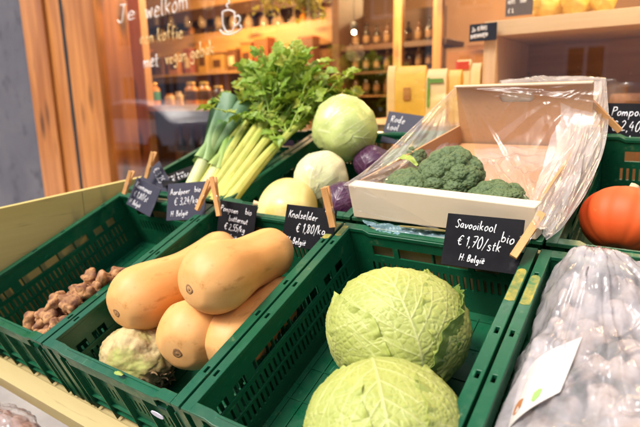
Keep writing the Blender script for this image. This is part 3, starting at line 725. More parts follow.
# ---------------------------------------------------------------- broccoli
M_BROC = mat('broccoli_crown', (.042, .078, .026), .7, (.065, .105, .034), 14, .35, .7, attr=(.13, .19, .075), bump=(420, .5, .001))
M_BSTEM = mat('broccoli_stem', (.30, .42, .14), .5, (.22, .34, .10), 12)
def broccoli(label, c, R, sq, up, seed):
    root = thing('broccoli', label, 'broccoli', c, group='broccoli heads in the carton')
    nu, nv = 170, 240; d = sphere_dirs(nu, nv); f = d.reshape(-1, 3); r = np.random.default_rng(seed)
    Q = unit3(fib_dirs(46)+r.normal(size=(46, 3))*.12); f1, _ = worley(f, Q)
    big = np.sqrt(np.maximum(0, 1-(f1/.36)**2))
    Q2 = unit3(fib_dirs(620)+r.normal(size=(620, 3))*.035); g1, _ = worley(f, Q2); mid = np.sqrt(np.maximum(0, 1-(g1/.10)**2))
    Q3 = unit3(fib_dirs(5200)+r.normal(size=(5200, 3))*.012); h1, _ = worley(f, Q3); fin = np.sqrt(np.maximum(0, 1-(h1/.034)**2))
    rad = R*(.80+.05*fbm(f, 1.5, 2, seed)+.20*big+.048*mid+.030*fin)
    under = np.clip(-f[:, 2]-.25, 0, 1); rad *= 1-.55*under
    Pp = f*rad[:, None]; Pp[:, 2] *= sq; Bz = basis(up); Pp = Pp@Bz.T
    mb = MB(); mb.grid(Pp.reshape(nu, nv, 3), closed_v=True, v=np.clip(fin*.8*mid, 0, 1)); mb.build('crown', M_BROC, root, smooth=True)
    mb = MB(); mb.tube([-Bz[:, 2]*R*q for q in (.1, .6, 1.05)], [R*.38, R*.28, R*.30], 14); mb.build('stem', M_BSTEM, root, smooth=True)
def unit3(a): return a/np.linalg.norm(a, axis=1, keepdims=True)
bu = MBK[:, 2]
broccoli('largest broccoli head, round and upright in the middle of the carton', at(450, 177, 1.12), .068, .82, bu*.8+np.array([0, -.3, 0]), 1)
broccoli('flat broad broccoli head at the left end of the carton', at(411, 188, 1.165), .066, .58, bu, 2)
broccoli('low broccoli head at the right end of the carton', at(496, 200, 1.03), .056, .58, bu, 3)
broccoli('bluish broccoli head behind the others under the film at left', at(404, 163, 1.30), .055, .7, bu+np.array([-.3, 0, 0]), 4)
M_BLEAF = mat('broccoli_leaf', (.40, .50, .09), .5, (.30, .42, .08), 20, trans=.25)

# ---------------------------------------------------------------- pumpkin
M_PUMP = mat('orange_pumpkin_skin', (.70, .072, .010), .6, (.76, .11, .016), 5, .38, .66, c3=(.66, .30, .10), sc3=26, lo3=.68, hi3=.76, sss=.06, bump=(26, .12))
pc = at(624, 221, 1.02); root = thing('pumpkin', 'small orange red pumpkin with a short pale stem at the right edge', 'pumpkin', pc)
d = sphere_dirs(70, 140); lon = np.arctan2(d[..., 1], d[..., 0]); r_ = .080*(1-.030*np.abs(np.cos(5*lon))**6*(1-d[..., 2]**2))*(1-.16*np.exp(-(1-np.abs(d[..., 2]))/.02)); P = d*r_[..., None]; P[..., 2] *= .80
B = basis(dirv(.35, .85, -.25)); P = P@B.T
mb = MB(); mb.grid(P, closed_v=True); mb.build('flesh', M_PUMP, root, smooth=True)
mb = MB(); z0 = B[:, 2]; mb.tube([z0*.050, z0*.064, z0*.078+B[:, 0]*.005], [.013, .0085, .010], 8); mb.build('stem', mat('pumpkin_stem', (.62, .47, .30), .8, (.48, .34, .20), 60), root, smooth=True)

# ---------------------------------------------------------------- leeks and celery
def leek_mat():
    m = mat('leek_skin', (.66, .68, .34), .35, (.60, .64, .26), 20, .4, .6, attr=(.085, .21, .045), bump=(300, .25, .001), stretch=(1, 1, 1), trans=.06); return m
M_LEEK = leek_mat()
M_LEEKD = mat('leek_leaf', (.10, .20, .10), .42, (.15, .27, .13), 12, .4, .65, attr=(.34, .50, .16), bump=(200, .3, .001), trans=.12)
def leek(label, p0, p1, p2, r, seed, dark):
    p0, p1, p2 = map(np.array, (p0, p1, p2)); root = thing('leek', label, 'leek', p0, group='leeks in the back row'); o = p0
    path = smooth_path([p0, (p0*.55+p1*.45), p1, p1*.4+p2*.6], 8); n = len(path); ts = np.linspace(0, 1, n)
    mb = MB(); mb.tube(path, [r*(1.12 if t < .05 else .92+.22*t) for t in ts], 28, v=[min(1, max(0, (t-.35)*1.7)) for t in ts]); mb.build('shaft', M_LEEK, root, smooth=True, off=o)
    ax = unit(p2-p1); sd = unit(np.cross(ax, tc)); fr = np.cross(sd, ax)
    for k in range(5):          # folded blades fanning from the shaft, cut straight across
        a = (k-2)*.19; mb = MB(); m_ = 34; P = np.zeros((m_, 15, 3)); L = np.linalg.norm(p2-p1)*(1.0-.09*abs(k-2)+.05*(k % 2))+.05
        for i in range(m_):
            t = i/(m_-1); s = -.05+t*(L+.05)
            off = a*s*.75+.0
            w = r*(1.25+.55*t)
            for j in range(15):
                q = (j-7)/7; fold = abs(q)
                P[i, j] = p1+ax*s+sd*(off+w*q*(.80-.1*t))+(fr if k % 2 else -fr)*(r*(1.02-.15*k % .3)*math.sqrt(max(0, 1.0-(q*.93)**2))*(1-.55*t)+.002*k)+fr*.004*math.sin(6*t+k+q*2)
        Q = P-np.cross(ax, sd)*.0018
        vv = np.repeat(np.clip(.9-1.5*np.linspace(0, 1, m_), 0, 1)[:, None], 15, 1)
        mb.grid(P, v=vv); mb.grid(Q[:, ::-1], v=vv); mb.build('leaf_blade', M_LEEKD if dark else M_LEEK2, root, smooth=True, off=o)
    mb = MB()
    for i in range(26):
        q = p0-unit(p1-p0)*.002+sd*random.uniform(-1, 1)*r*.7+fr*random.uniform(-1, 1)*r*.7
        mb.tube([q, q-unit(p1-p0)*.012+np.array([random.uniform(-.006, .006) for _ in range(3)]), q-unit(p1-p0)*.02+np.array([random.uniform(-.012, .012) for _ in range(3)])], .0007, 4)
    mb.build('root_hair', M_PALE, root, off=o)
M_LEEK2 = mat('fresh_leek_leaf', (.16, .34, .05), .4, (.22, .42, .07), 12, .4, .65, attr=(.48, .58, .18), bump=(200, .3, .001), trans=.15)
leek('leftmost leek with a dark green top, ending above the jar shelf corner', at(188, 193, 1.54), at(210, 150, 1.62), at(233, 109, 1.70), .0210, 1, True)
leek('bright green leek between the dark leek and the celery', at(203, 192, 1.52), at(223, 160, 1.60), at(244, 130, 1.68), .0200, 2, False)
leek('pale leek lying low under the leftmost leek', at(192, 197, 1.58), at(232, 165, 1.70), at(262, 138, 1.80), .017, 3, False)

M_STALK = mat('celery_stalk', (.62, .58, .13), .38, (.48, .52, .10), 26, .4, .65, c3=(.46, .36, .12), sc3=60, lo3=.66, hi3=.76, attr=(.24, .40, .045), bump=(160, .2, .001), trans=.08)
M_CLEAF = mat('celery_leaf', (.20, .37, .038), .45, (.32, .46, .06), 10, .35, .65, attr=(.42, .40, .045), bump=(90, .3, .001), trans=.30)
LEAFLET = [(0, 0), (.16, .10), (.34, .12), (.46, .34), (.40, .42), (.30, .46), (.36, .56), (.30, .70), (.20, .66), (.16, .80), (.07, .84), (0, 1.0)]
def leaflet(mb, p, d, nrm, L, yel, fold=.25, curl=.3):
    d = unit(d); s = unit(np.cross(d, nrm)); u = np.cross(s, d); vs = []
    mids = [(0, y) for _, y in LEAFLET]
    def pt(x, y): return p+L*(s*x*math.cos(fold)+d*y+u*(abs(x)*math.sin(fold)-curl*y*y*.5+.05*math.sin(9*x+7*y)))
    for x, y in LEAFLET: vs += [pt(-x, y), pt(0, y), pt(x, y)]
    fs = []
    for i in range(len(LEAFLET)-1):
        a = 3*i; fs += [(a, a+1, a+4, a+3), (a+1, a+2, a+5, a+4)]
    mb.add(vs, fs, v=[yel]*len(vs))
def celery(label, bases, tops, fan, seed, nleaf):
    r = np.random.default_rng(seed); o = np.mean(bases, axis=0)
    root = thing('celery', label, 'celery', o, group='celery bunches in the back row')
    lf = MB(); pet = MB()
    for b, t in zip(bases, tops):
        b = np.array(b); t = np.array(t); mid = b*.5+t*.5+np.array([r.uniform(-.012, .012), r.uniform(-.01, .01), r.uniform(.0, .022)]); path = smooth_path([b, mid, t], 10); n = len(path)
        ts = np.linspace(0, 1, n); ax = unit(t-b); sd = unit(np.cross(ax, tc)); fr = np.cross(sd, ax)
        if np.dot(fr, tc) < 0: fr = -fr
        k = 22; P = np.zeros((n, k, 3)); vv = np.zeros((n, k)); w0 = r.uniform(.011, .015)
        for i in range(n):
            w = w0*(1.5-.85*ts[i]**.6)
            for j in range(k):      # ribbed crescent section
                a = 2*PI*j/k; y = math.sin(a); x = math.cos(a)
                dd = (.62*y if y > 0 else .25*y)-.35*(1-x*x)*0 - (.28*(1-abs(x)) if y < 0 else 0)*-1
                P[i, j] = path[i]+w*(sd*x+fr*dd)*(1+.075*math.cos(15*a)*(1 if y > 0 else 0))
                vv[i, j] = min(1, max(0, (ts[i]-.30)*1.25))
        mb = MB(); mb.grid(P, closed_v=True, v=vv); mb.add(P[0], [tuple(range(k))]); mb.build('stalk', M_STALK, root, smooth=True, off=o)
        for q in range(nleaf):
            start = path[int(n*r.uniform(.62, .99))]; dv = unit(ax*r.uniform(.3, 1.2)+np.array([r.uniform(-.9, .9), r.uniform(-.8, .5), r.uniform(-.25, 1.0)]))
            ln = r.uniform(.05, fan); e = start+dv*ln+np.array([0, 0, -.25*ln*r.random()])
            pp = smooth_path([start, start*.5+e*.5+np.array([0, 0, .010]), e], 4); pet.tube(pp, [.0030*(1-.6*z) for z in np.linspace(0, 1, len(pp))], 6, v=[.8]*len(pp))
            yel = .85*r.random() if r.random() < .32 else .12*r.random(); L0 = r.uniform(.032, .054)
            dd = unit(pp[-1]-pp[-3]); s_ = unit(np.cross(dd, UPV)+r.normal(size=3)*.25); nn = unit(np.cross(s_, dd)+r.normal(size=3)*.35)
            for f_, (fw, sd_) in enumerate(((1, 0), (.75, .85), (.75, -.85), (.1, 1.1), (.1, -1.1))):
                base = e if f_ < 3 else pp[-4]
                leaflet(lf, base, dd*fw+s_*sd_, nn, L0*(1.1 if f_ == 0 else .85)*r.uniform(.85, 1.15), yel, r.uniform(.1, .5), r.uniform(.1, .9))
    lf.build('leaves', M_CLEAF, root, smooth=False, off=o); pet.build('leaf_stems', M_STALK, root, smooth=True, off=o)
celery('front celery bunch with broad yellow stalks along the crate rim',
       [at(u, v, d) for u, v, d in ((206,200,1.46), (215,200,1.44), (224,199,1.43), (233,197,1.425), (216,204,1.42), (228,203,1.41))],
       [at(u, v, d) for u, v, d in ((276,96,1.72), (292,84,1.70), (310,86,1.68), (326,98,1.66), (283,112,1.66), (312,116,1.62))], .15, 5, 22)
celery('rear celery bunch, its leaves rising against the shop window',
       [at(u, v, d) for u, v, d in ((199,196,1.52), (206,195,1.51), (214,194,1.50), (203,192,1.54))],
       [at(u, v, d) for u, v, d in ((262,92,1.80), (280,74,1.80), (302,66,1.78), (268,84,1.84))], .14, 9, 22)
# ------------------------------------------------------------------ carton, films, bag
M_KRAFT = mat('kraft_board', (.47, .235, .095), .75, (.53, .28, .12), 4, .35, .7, c3=(.40, .21, .10), sc3=160, lo3=.58, hi3=.7, bump=(200, .15))
M_WBOARD = mat('white_board', (.74, .62, .45), .6, (.68, .55, .38), 5, .4, .7, c3=(.60, .48, .33), sc3=50, lo3=.66, hi3=.76, bump=(150, .1))
ct = thing('carton', 'open cardboard carton with pale front edge and handle slot in its brown back', 'carton', BK(.19, .02, .002)); o = np.array(ct.location)
fl, fr_, bl, br = BK(.010, .004, .002), BK(.392, .004, .002), BK(.098, .43, .002), BK(.412, .43, .002)
up = MBK[:, 2]
def board(mb, p, q, hp, hq, th, inward, base=0.0):
    """upright board from p to q, height hp..hq"""
    W = unit(inward)*th; vs = [p+up*base, q+up*base, q+up*hq, p+up*hp]; vs = vs+[v+W for v in vs]
    mb.add(vs, [(0,1,2,3), (7,6,5,4), (1,0,4,5), (2,1,5,6), (3,2,6,7), (0,3,7,4)])
mb = MB(); board(mb, fl, fr_, .080, .068, .026, bl-fl); mb.build('front_panel', M_WBOARD, ct, bevel=.003, off=o)
mb = MB(); S = unit(br-bl); hb = .158; w_ = np.linalg.norm(br-bl)
mb.panel(bl, S, up, -unit(np.cross(S, up)), w_, hb, .005, [(.148-.029-.012*math.cos(q), hb-.034-.012*math.sin(q), .148+.029+.012*math.cos(q), hb-.034+.012*math.sin(q)) for q in (.2, .5, .8, 1.15, 1.5)])
mb.build('back_panel', M_KRAFT, ct, bevel=.0012, off=o)
for p, q, hp, hq, iw in ((fl, bl, .074, .052, fr_-fl), (fr_, br, .064, .058, fl-fr_)):
    mb = MB(); d_ = unit(q-p); board(mb, p+d_*.0275, q-d_*.004, hp, hq, .005, iw); mb.build('side_panel', M_KRAFT, ct, off=o)
mb = MB(); board(mb, bl+S*.104-np.cross(up, S)*-.007, bl+S*.192-np.cross(up, S)*-.007, hb-.012, hb-.012, .003, np.cross(up, S), hb-.062); mb.build('slot_flap', M_WBOARD, ct, off=o)
mb = MB(); vs = [fl, fr_, br, bl]; c_ = sum(vs)/4; vs = [c_+(v-c_)*.96+up*.001 for v in vs]; mb.add(vs+[v+up*.004 for v in vs], [(3,2,1,0),(4,5,6,7),(0,1,5,4),(1,2,6,5),(2,3,7,6),(3,0,4,7)]); mb.build('base', M_KRAFT, ct, off=o)
mb = MB(); top0 = bl+up*hb; W = unit(np.cross(S, up)); mb.add([top0, top0+S*w_, top0+S*w_+W*.017+up*.003, top0+W*.017+up*.003]+[v-up*.003 for v in (top0, top0+S*w_, top0+S*w_+W*.017+up*.003, top0+W*.017+up*.003)],
    [(0,1,2,3),(7,6,5,4),(1,0,4,5),(2,1,5,6),(3,2,6,7),(0,3,7,4)]); mb.build('top_flap', M_WBOARD, ct, off=o)

def bez(ctrl, nu, nv):
    """smooth sheet through a grid of control points"""
    C = np.array(ctrl, float); a, b = C.shape[:2]
    def interp(A, n):
        pth = smooth_path(list(A), 12); Q = np.array(pth); t = np.linspace(0, len(Q)-1, n); i = np.minimum(t.astype(int), len(Q)-2); f = (t-i)[:, None]
        return Q[i]*(1-f)+Q[i+1]*f
    R1 = np.stack([interp(C[i], nv) for i in range(a)]); return np.stack([interp(R1[:, j], nu) for j in range(nv)], 1)
def crumple(P, amp, sc, seed, st=(1, 1, 1), ridged=True):
    nu, nv = P.shape[:2]; du = np.gradient(P, axis=0); dv = np.gradient(P, axis=1); nn = np.cross(du, dv); nn /= np.linalg.norm(nn, axis=2, keepdims=True)+1e-9
    f = P.reshape(-1, 3)*np.array(st); h = np.zeros(len(f))
    for k, a in ((1, 1), (2.1, .55), (4.3, .28), (8.5, .12)):
        q = np.array([mnoise.noise(Vector((p[0]*sc*k+seed, p[1]*sc*k, p[2]*sc*k-seed))) for p in f]); h += a*((1-2*np.abs(q)*1.6) if ridged else q)
    return P+nn*(amp*h.reshape(nu, nv, 1))
M_FILMC = film('glossy_film', .07, (.94, .90, .86), .16, 30, .10)
M_FILM = film('clear_film', .31, (.94, .89, .85), .16, 30, .10)
M_FILMW = film('milky_film', .38, (.93, .90, .90), .18, 30, .10)
M_BAG = film('bag_film', .60, (.78, .74, .76), .14, 45, .12, 16)
def creases(P, amp, pins, seed, n=9, extra=6, wide=1.0):
    """straight tension folds running out from the pinned corners of a thin sheet, sharp along their crests"""
    r = np.random.default_rng(seed); nu, nv = P.shape[:2]; du = np.gradient(P, axis=0); dv = np.gradient(P, axis=1); nn = np.cross(du, dv); nn /= np.linalg.norm(nn, axis=2, keepdims=True)+1e-9
    U = np.linspace(0, 1, nu)[:, None]+np.zeros((1, nv)); V = np.linspace(0, 1, nv)[None]+np.zeros((nu, 1)); h = np.zeros((nu, nv))
    tent = lambda d, w: np.maximum(0, 1-np.abs(d)/w)
    for pu, pv in pins:
        a = np.arctan2(V-pv, U-pu); rr = np.hypot(U-pu, V-pv); c0 = math.atan2(.5-pv, .5-pu)
        for k in range(n):
            th = c0+r.uniform(-.8, .8); w = r.uniform(.04, .15)*wide; q = (a-th+PI) % (2*PI)-PI; r0, r1 = r.uniform(.0, .25), r.uniform(.5, 1.4)
            h += r.choice([1, 1, -.7])*r.uniform(.4, 1)*tent(q, w)*np.clip((rr-r0)/.12, 0, 1)*np.clip((r1-rr)/.25, 0, 1)*(.35+rr)
    for k in range(extra):
        cu, cv, th = r.uniform(0, 1), r.uniform(0, 1), r.uniform(0, PI); d = (U-cu)*math.sin(th)-(V-cv)*math.cos(th); s_ = (U-cu)*math.cos(th)+(V-cv)*math.sin(th)
        h += r.choice([1, -1])*r.uniform(.3, .9)*tent(d, r.uniform(.04, .14)*wide)*np.clip(1-np.abs(s_)/r.uniform(.2, .5), 0, 1)
    low = np.array([mnoise.noise(Vector((u*2.2+seed, v*2.2, seed))) for u, v in zip(U.ravel(), V.ravel())]).reshape(nu, nv)
    return P+nn*(amp*(h+.9*low))[..., None]
root = thing('plastic_film', 'smooth clear plastic bag tented over the broccoli carton from its back corners', 'plastic film', BK(.2, .3, .1)); o = np.array(root.location)
def fpart(ctrl, n1, n2, amp, pins, seed, m, name='sheet', edges=(), n=9, extra=6, wide=1.0):
    P = creases(bez(ctrl, n1, n2), amp, pins, seed, n, extra, wide); mb = MB(); mb.grid(P-o)
    for e in edges:
        q = {'a': P[0], 'b': P[-1], 'c': P[:, 0], 'd': P[:, -1]}[e]; mb.tube(list(q[::2]-o), .0009, 6)
    return mb.build(name, m, root, smooth=True)
def by(u, v, y):
    d = MBK.T@ray(u, v); c = MBK.T@(CAM-OBK); return CAM+ray(u, v)*((y-c[1])/d[1])
# left sheet: pulled tight from the back corner to the front left corner, then down into the carton
fpart([[at(456,87,1.46), at(404,136,1.30), at(366,170,1.17), at(343,185,1.115)],
       [at(460,108,1.46), at(418,146,1.29), at(380,174,1.165), at(352,186,1.115)],
       [at(468,136,1.44), at(434,160,1.28), at(392,181,1.165), at(362,187,1.112)],
       [at(480,168,1.40), at(446,176,1.27), at(404,188,1.165), at(372,188,1.115)]], 110, 170, .0050, [(0, 0), (0, 1), (.4, 0)], 3, M_FILM, edges='a', n=12)
# a flap over the front left corner, hanging down the pale front
fpart([[at(343,185,1.112), at(372,186,1.10), at(410,190,1.075)], [at(350,198,1.113), at(378,205,1.095), at(416,210,1.065)], [at(356,210,1.115), at(392,219,1.09), at(440,229,1.05)]], 40, 90, .0018, [(0, 0)], 9, M_FILMC, edges='b', n=8)
# back sheet in front of the brown panel
fpart([[by(457,87,.41), by(505,85,.41), by(552,83,.41), by(600,81,.41)], [by(462,104,.405), by(508,103,.40), by(554,102,.40), by(598,100,.40)],
       [by(470,132,.39), by(514,132,.375), by(554,130,.36), by(592,128,.36)], [by(482,166,.345), by(520,168,.31), by(550,170,.29), by(580,172,.26)]], 110, 150, .0042, [(0, 0), (0, 1), (0, .55)], 14, M_FILMC, n=8, extra=9)
# hem folded back over the top edge
fpart([[at(498,84,1.46), at(545,81,1.435), at(603,79,1.385)], [at(500,80,1.45), at(548,77,1.42), at(606,78,1.37)], [at(502,86,1.425), at(550,84,1.395), at(604,86,1.36)], [at(506,91,1.42), at(552,91,1.39), at(600,95,1.355)]], 30, 140, .0030, [(0, 1), (0, .2)], 17, M_FILM, 'hem', edges='b', n=10, extra=10)
# right side: two loose layers standing up from the carton and meeting at the clothespin
rd = lambda v: .868+(236-v)*.0029
fpart([[at(u, v, rd(v)+.02) for u, v in ((604,80), (606,122), (594,176), (566,222), (546,240))],
       [at(u, v, rd(v)) for u, v in ((592,84), (588,128), (574,176), (552,216), (541,232))],
       [at(u, v, rd(v)-.004) for u, v in ((574,98), (566,140), (554,176), (541,204), (536,218))],
       [at(u, v, rd(v)+.02) for u, v in ((552,136), (545,160), (539,182), (531,202), (527,210))]], 100, 170, .0062, [(0, 0), (0, 1), (.5, 0)], 21, M_FILMW, edges='a', n=12)
fpart([[at(u, v, rd(v)-.005) for u, v in ((606,81), (607,118), (600,158), (576,206), (550,238))], [at(u, v, rd(v)-.03) for u, v in ((590,84), (590,122), (578,162), (558,206), (544,233))], [at(u, v, rd(v)-.03) for u, v in ((560,88), (560,134), (549,170), (539,204), (532,222))]],
      90, 150, .0060, [(0, 0), (.6, 0), (0, 1)], 26, M_FILM, 'fold', edges='ac', n=12)
# loose film lying round the heads
fpart([[by(474,150,.37), by(512,148,.37), by(562,150,.36)], [by(478,168,.27), by(514,168,.26), by(556,174,.24)], [at(482,186,1.12), at(512,186,1.07), at(544,192,1.00)], [at(484,199,1.06), at(508,204,1.01), at(532,208,.975)]], 100, 110, .0085, [(0, 0), (1, 1), (0, 1)], 33, M_FILM, 'crumpled_bottom', n=12, extra=22)
# bluish film strip caught between the savoy crate and the carton
strip = thing('film_strip', 'bluish crumpled plastic strip squeezed between the savoy crate and the carton', 'plastic film', at(410, 230, 1.08)); o2 = np.array(strip.location)
P = crumple(bez([[at(362,222,1.135), at(400,226,1.10), at(450,234,1.05), at(500,240,1.0)], [at(364,224,1.125), at(402,231,1.09), at(452,240,1.035), at(500,246,.99)], [at(366,226,1.118), at(404,238,1.075), at(452,247,1.02), at(500,251,.98)]], 30, 130), .0035, 40, 5)
mb = MB(); mb.grid(P-o2); mb.build('film', film('blue_film', .55, (.42, .70, .82), .2, 60, .4), strip, smooth=True)
mb = MB(); q = [at(400,226,1.085), at(430,229,1.055), at(455,232,1.035)]; mb.tube(q, [.004, .007, .003], 6, flat=.4); mb.build('leaf_scrap', mat('dry_leaf', (.25, .20, .06), .7, (.12, .10, .04), 40), strip, off=o2)
P = crumple(bez([[at(398,158,1.20), at(408,160,1.17), at(416,166,1.15)], [at(404,154,1.20), at(412,156,1.17), at(418,164,1.15)]], 14, 18), .002, 60, 8)
lfr = thing('broccoli_leaf', 'yellow green leaf scrap on the flat left broccoli head', 'leaf', at(408, 160, 1.17)); mb = MB(); mb.grid(P-np.array(lfr.location)); mb.build('blade', M_BLEAF, lfr, smooth=True)

# the bag in the right hand crate
bag = thing('plastic_bag', 'large clear crinkled plastic bag with a white sticker, filling the crate at front right', 'plastic bag', FR(.60, .25, 0)); o = np.array(bag.location)
def bag_h(x, y):
    X = np.clip((x-.423)/.373, 0, 1); Y = np.clip((y-.005)/.50, 0, 1)
    dome = (1-np.abs(2*X-1)**4)*(1-np.abs(2*Y-1)**5)
    return -.075+.105*dome**.5+.055*np.exp(-((x-.495)**2/.0045+(y-.455)**2/.010))-.06*np.clip((x-.56)/.2, 0, 1)*np.clip((y-.33)/.15, 0, 1)
nx, ny = 190, 250
xs = np.linspace(.424, .795, nx)[:, None]; ys = np.linspace(.005, .505, ny)[None]
Xg, Yg = xs+0*ys, ys+0*xs; Hn = bag_h(Xg, Yg)
P = np.stack([Xg, Yg, Hn], 2)
KX, KY = .492, .500
ang = np.arctan2(Yg-KY, Xg-KX); rr_ = np.hypot(Xg-KX, Yg-KY); hf = np.zeros(Xg.shape)
for i in range(nx):
    for j in range(ny):
        a_, r_ = ang[i, j], rr_[i, j]; q = 0
        for k, g, c_ in ((.6, 1.2, 2.6), (1.3, .7, 2.8), (3.1, .22, 3.5)):
            q += g*(1-3*abs(mnoise.noise(Vector((a_*c_*k+.8*mnoise.noise(Vector((r_*8, a_*2, 5))), r_*3.0*k, 1.3*k)))))
        hf[i, j] = q
P[..., 2] += .0055*hf*np.clip(rr_/.06, .25, 1)
W = np.array([OF+MF@p for p in P.reshape(-1, 3)]).reshape(nx, ny, 3); W0 = W; W1 = creases(crumple(W, .0014, 22, 61, (1.2, .7, 1)), .0052, [(.18, 1), (.18, 1), (1, .4), (.1, .3)], 8, 15, 60, .42)
mb = MB(); mb.grid(W1-o); mb.build('film', M_BAG, bag, smooth=True)
M_ROOTV = mat('parsnip_skin', (.44, .34, .27), .7, (.52, .43, .36), 20, .4, .6, c3=(.12, .06, .03), sc3=34, lo3=.56, hi3=.66, bump=(80, .4))
mb = MB(); R_ = random.Random(5)
for i in range(300):
    x = R_.uniform(.450, .775); y = R_.uniform(.03, .485); n = float(bag_h(np.array(x), np.array(y)))-.047
    d_ = sphere_dirs(12, 16); c = FR(x, y, max(n, -.13)); r = R_.uniform(.007, .013)
    P = d_*r*(1+.15*fbm(d_.reshape(-1, 3), 2.5, 2, i*3.1).reshape(12, 16, 1)); P[..., R_.randrange(3)] *= 1.5
    mb.grid(P+c-o, closed_v=True)
mb.build('contents', M_ROOTV, bag, smooth=True)
# sticker: follows the bag surface a little above it
def bag_pt(x, y):
    i = (x-.424)/.371*(nx-1); j = (y-.005)/.500*(ny-1); i0 = int(np.clip(i, 0, nx-2)); j0 = int(np.clip(j, 0, ny-2)); a = i-i0; b = j-j0
    return (W0[i0, j0]*(1-a)*(1-b)+W0[i0+1, j0]*a*(1-b)+W0[i0, j0+1]*(1-a)*b+W0[i0+1, j0+1]*a*b)
def bag_xy(u, v, d):
    p = MF.T@(at(u, v, d)-OF); return p[:2]
cs = [bag_xy(517, 349, .70), bag_xy(582, 338, .70), bag_xy(560, 385, .645), bag_xy(505, 405, .63)]   # TL TR BR BL
def sticker_pt(s, t, lift):
    xy = (cs[0]*(1-s)+cs[1]*s)*(1-t)+(cs[3]*(1-s)+cs[2]*s)*t
    q = [bag_pt(xy[0]+dx, xy[1]+dy) for dx in (-.03, -.015, 0, .015, .03) for dy in (-.03, -.015, 0, .015, .03)]
    return np.mean(q, axis=0)+MF[:, 2]*lift
Sg = np.array([[sticker_pt(s, t, .0125+.004*math.sin(3*s+1)) for t in np.linspace(0, 1, 24)] for s in np.linspace(0, 1, 24)])
mb = MB(); mb.grid(Sg-o); mb.grid((Sg-MF[:, 2]*.0006)[::-1]-o); sk = mb.build('sticker', mat('paper_label', (.60, .57, .53), .6, (.54, .51, .48), 60, .4, .6), bag, smooth=True)
def mark(poly, m, name):
    P = np.array([sticker_pt(s, t, .0133+.004*math.sin(3*s+1)) for s, t in poly]); mb = MB(); mb.add(P-o, [tuple(range(len(P)))]); mb.build(name, m, sk)
mark([(.42, .72), (.50, .70), (.58, .74), (.56, .86), (.46, .90), (.40, .84)], mat('green_ink', (.26, .46, .12), .6), 'leaf_mark')
mark([(.05, .62), (.13, .60), (.22, .66), (.20, .80), (.10, .84), (.04, .76)], mat('brown_ink', (.40, .16, .05), .6), 'picture_mark')
# onions' net / bag on the shelf below, only a corner shows
low = thing('plastic_bag', 'pinkish clear bag on the shelf under the front board, at the bottom left corner', 'plastic bag', (-.62, -.09, .66)); o = np.array(low.location)
c = at(4, 432, 1.20); d_ = sphere_dirs(60, 90); P = crumple(c+d_*np.array([.11, .06, .045])*(1+.06*fbm(d_.reshape(-1, 3), 3, 3).reshape(60, 90, 1)), .004, 22, 2)
mb = MB(); mb.grid(P-o, closed_v=True); mb.build('film', M_FILMW, low, smooth=True)
mb = MB()
for i in range(14):
    d2 = sphere_dirs(12, 16)*.03; mb.grid(d2+c+np.array([R_.uniform(-.065, .065), R_.uniform(-.025, .025), R_.uniform(-.012, .010)])-o, closed_v=True)
mb.build('contents', mat('pink_onion', (.32, .11, .05), .45, (.42, .19, .09), 20), low, smooth=True)

scr = thing('leaf_scrap', 'tiny green leaf scrap stuck on the front rim of the squash crate', 'leaf scrap', on_f(119, 374, .001)); P = crumple(bez([[np.array([-.009, -.004, 0.001]), np.array([0, -.007, .003]), np.array([.010, -.003, .001])], [np.array([-.010, 0, .003]), np.array([0, 0, .006]), np.array([.011, .001, .002])], [np.array([-.006, .005, .001]), np.array([0, .006, .002]), np.array([.008, .004, .001])]], 14, 18), .0008, 90, 4)
mb = MB(); mb.grid(P); mb.build('blade', M_BLEAF, scr, smooth=True)
mb = MB(); pts = [(.318+.016*math.cos(a), -.0020, -.058+.0075*math.sin(a)) for a in np.linspace(0, 2*PI, 20, endpoint=False)]; mb.add(pts+[(a, b+.0015, c) for a, b, c in pts], [tuple(range(20))]+[(i, i+20, (i+1) % 20+20, (i+1) % 20) for i in range(20)]); mb.build('round_sticker', mat('lilac_sticker', (.62, .60, .72), .5), CRATES[1])
# ------------------------------------------------------------------ shop front
FY = 1.20
M_GREYW = mat('grey_render', (.075, .073, .090), .85, (.12, .115, .13), 2.2, .35, .68, c3=(.05, .048, .06), sc3=9, lo3=.55, hi3=.75, bump=(45, .5, .004))
M_BLACK = mat('black_gap', (.008, .007, .006), .8)
sf = thing('shop_front', 'grey rendered shop front with a varnished pine door frame and a big window', 'shop front', (0, FY, 0)); o = (0, FY, 0)
X = lambda u, v=100, y=FY: float(on_y(u, v, y)[0])
x0, x1, x2, x3 = X(34.5), X(69.5), X(73.5), X(103)      # wall edge, trim end, gap end, jamb face end at eye height
def sbox(name, lo, hi, m, bev=.002, parent=sf):
    mb = MB(); mb.box(lo, hi); return mb.build(name, m, parent, bevel=bev, off=o)
sbox('wall', (-6.5, FY+.012, 0), (x0, FY+.25, 3.4), M_GREYW)
sbox('door_frame', (x0+.001, FY-.015, 0), (x0+(x1-x0)*.62, FY+.2, 3.4), M_PINE, .004)
sbox('door_frame', (x0+(x1-x0)*.62+.002, FY+.004, 0), (x1, FY+.2, 3.4), M_PINE, .004)
sbox('shadow_gap', (x1+.0005, FY+.0015, 0), (x2-.0005, FY+.2, 3.4), M_BLACK, 0)
sbox('window_frame', (x2, FY-.004, 0), (x3, FY+.20, 3.4), M_PINE, .004)
sbox('wall', (x3+.001, FY+.002, 0), (2.6, FY+.10, .58), M_GREYW)
sbox('sill', (x3+.002, FY-.06, .581), (2.6, FY+.10, .62), M_PINEX)
sbox('fascia', (x3+.001, FY+.0, 2.75), (2.6, FY+.2, 3.4), M_PINEX)
sbox('wall', (2.602, FY, 0), (6.5, FY+.3, 3.4), M_GREYW)
sbox('upper_wall', (-6.5, FY+.02, 3.402), (6.5, FY+.3, 7.5), M_GREYW)
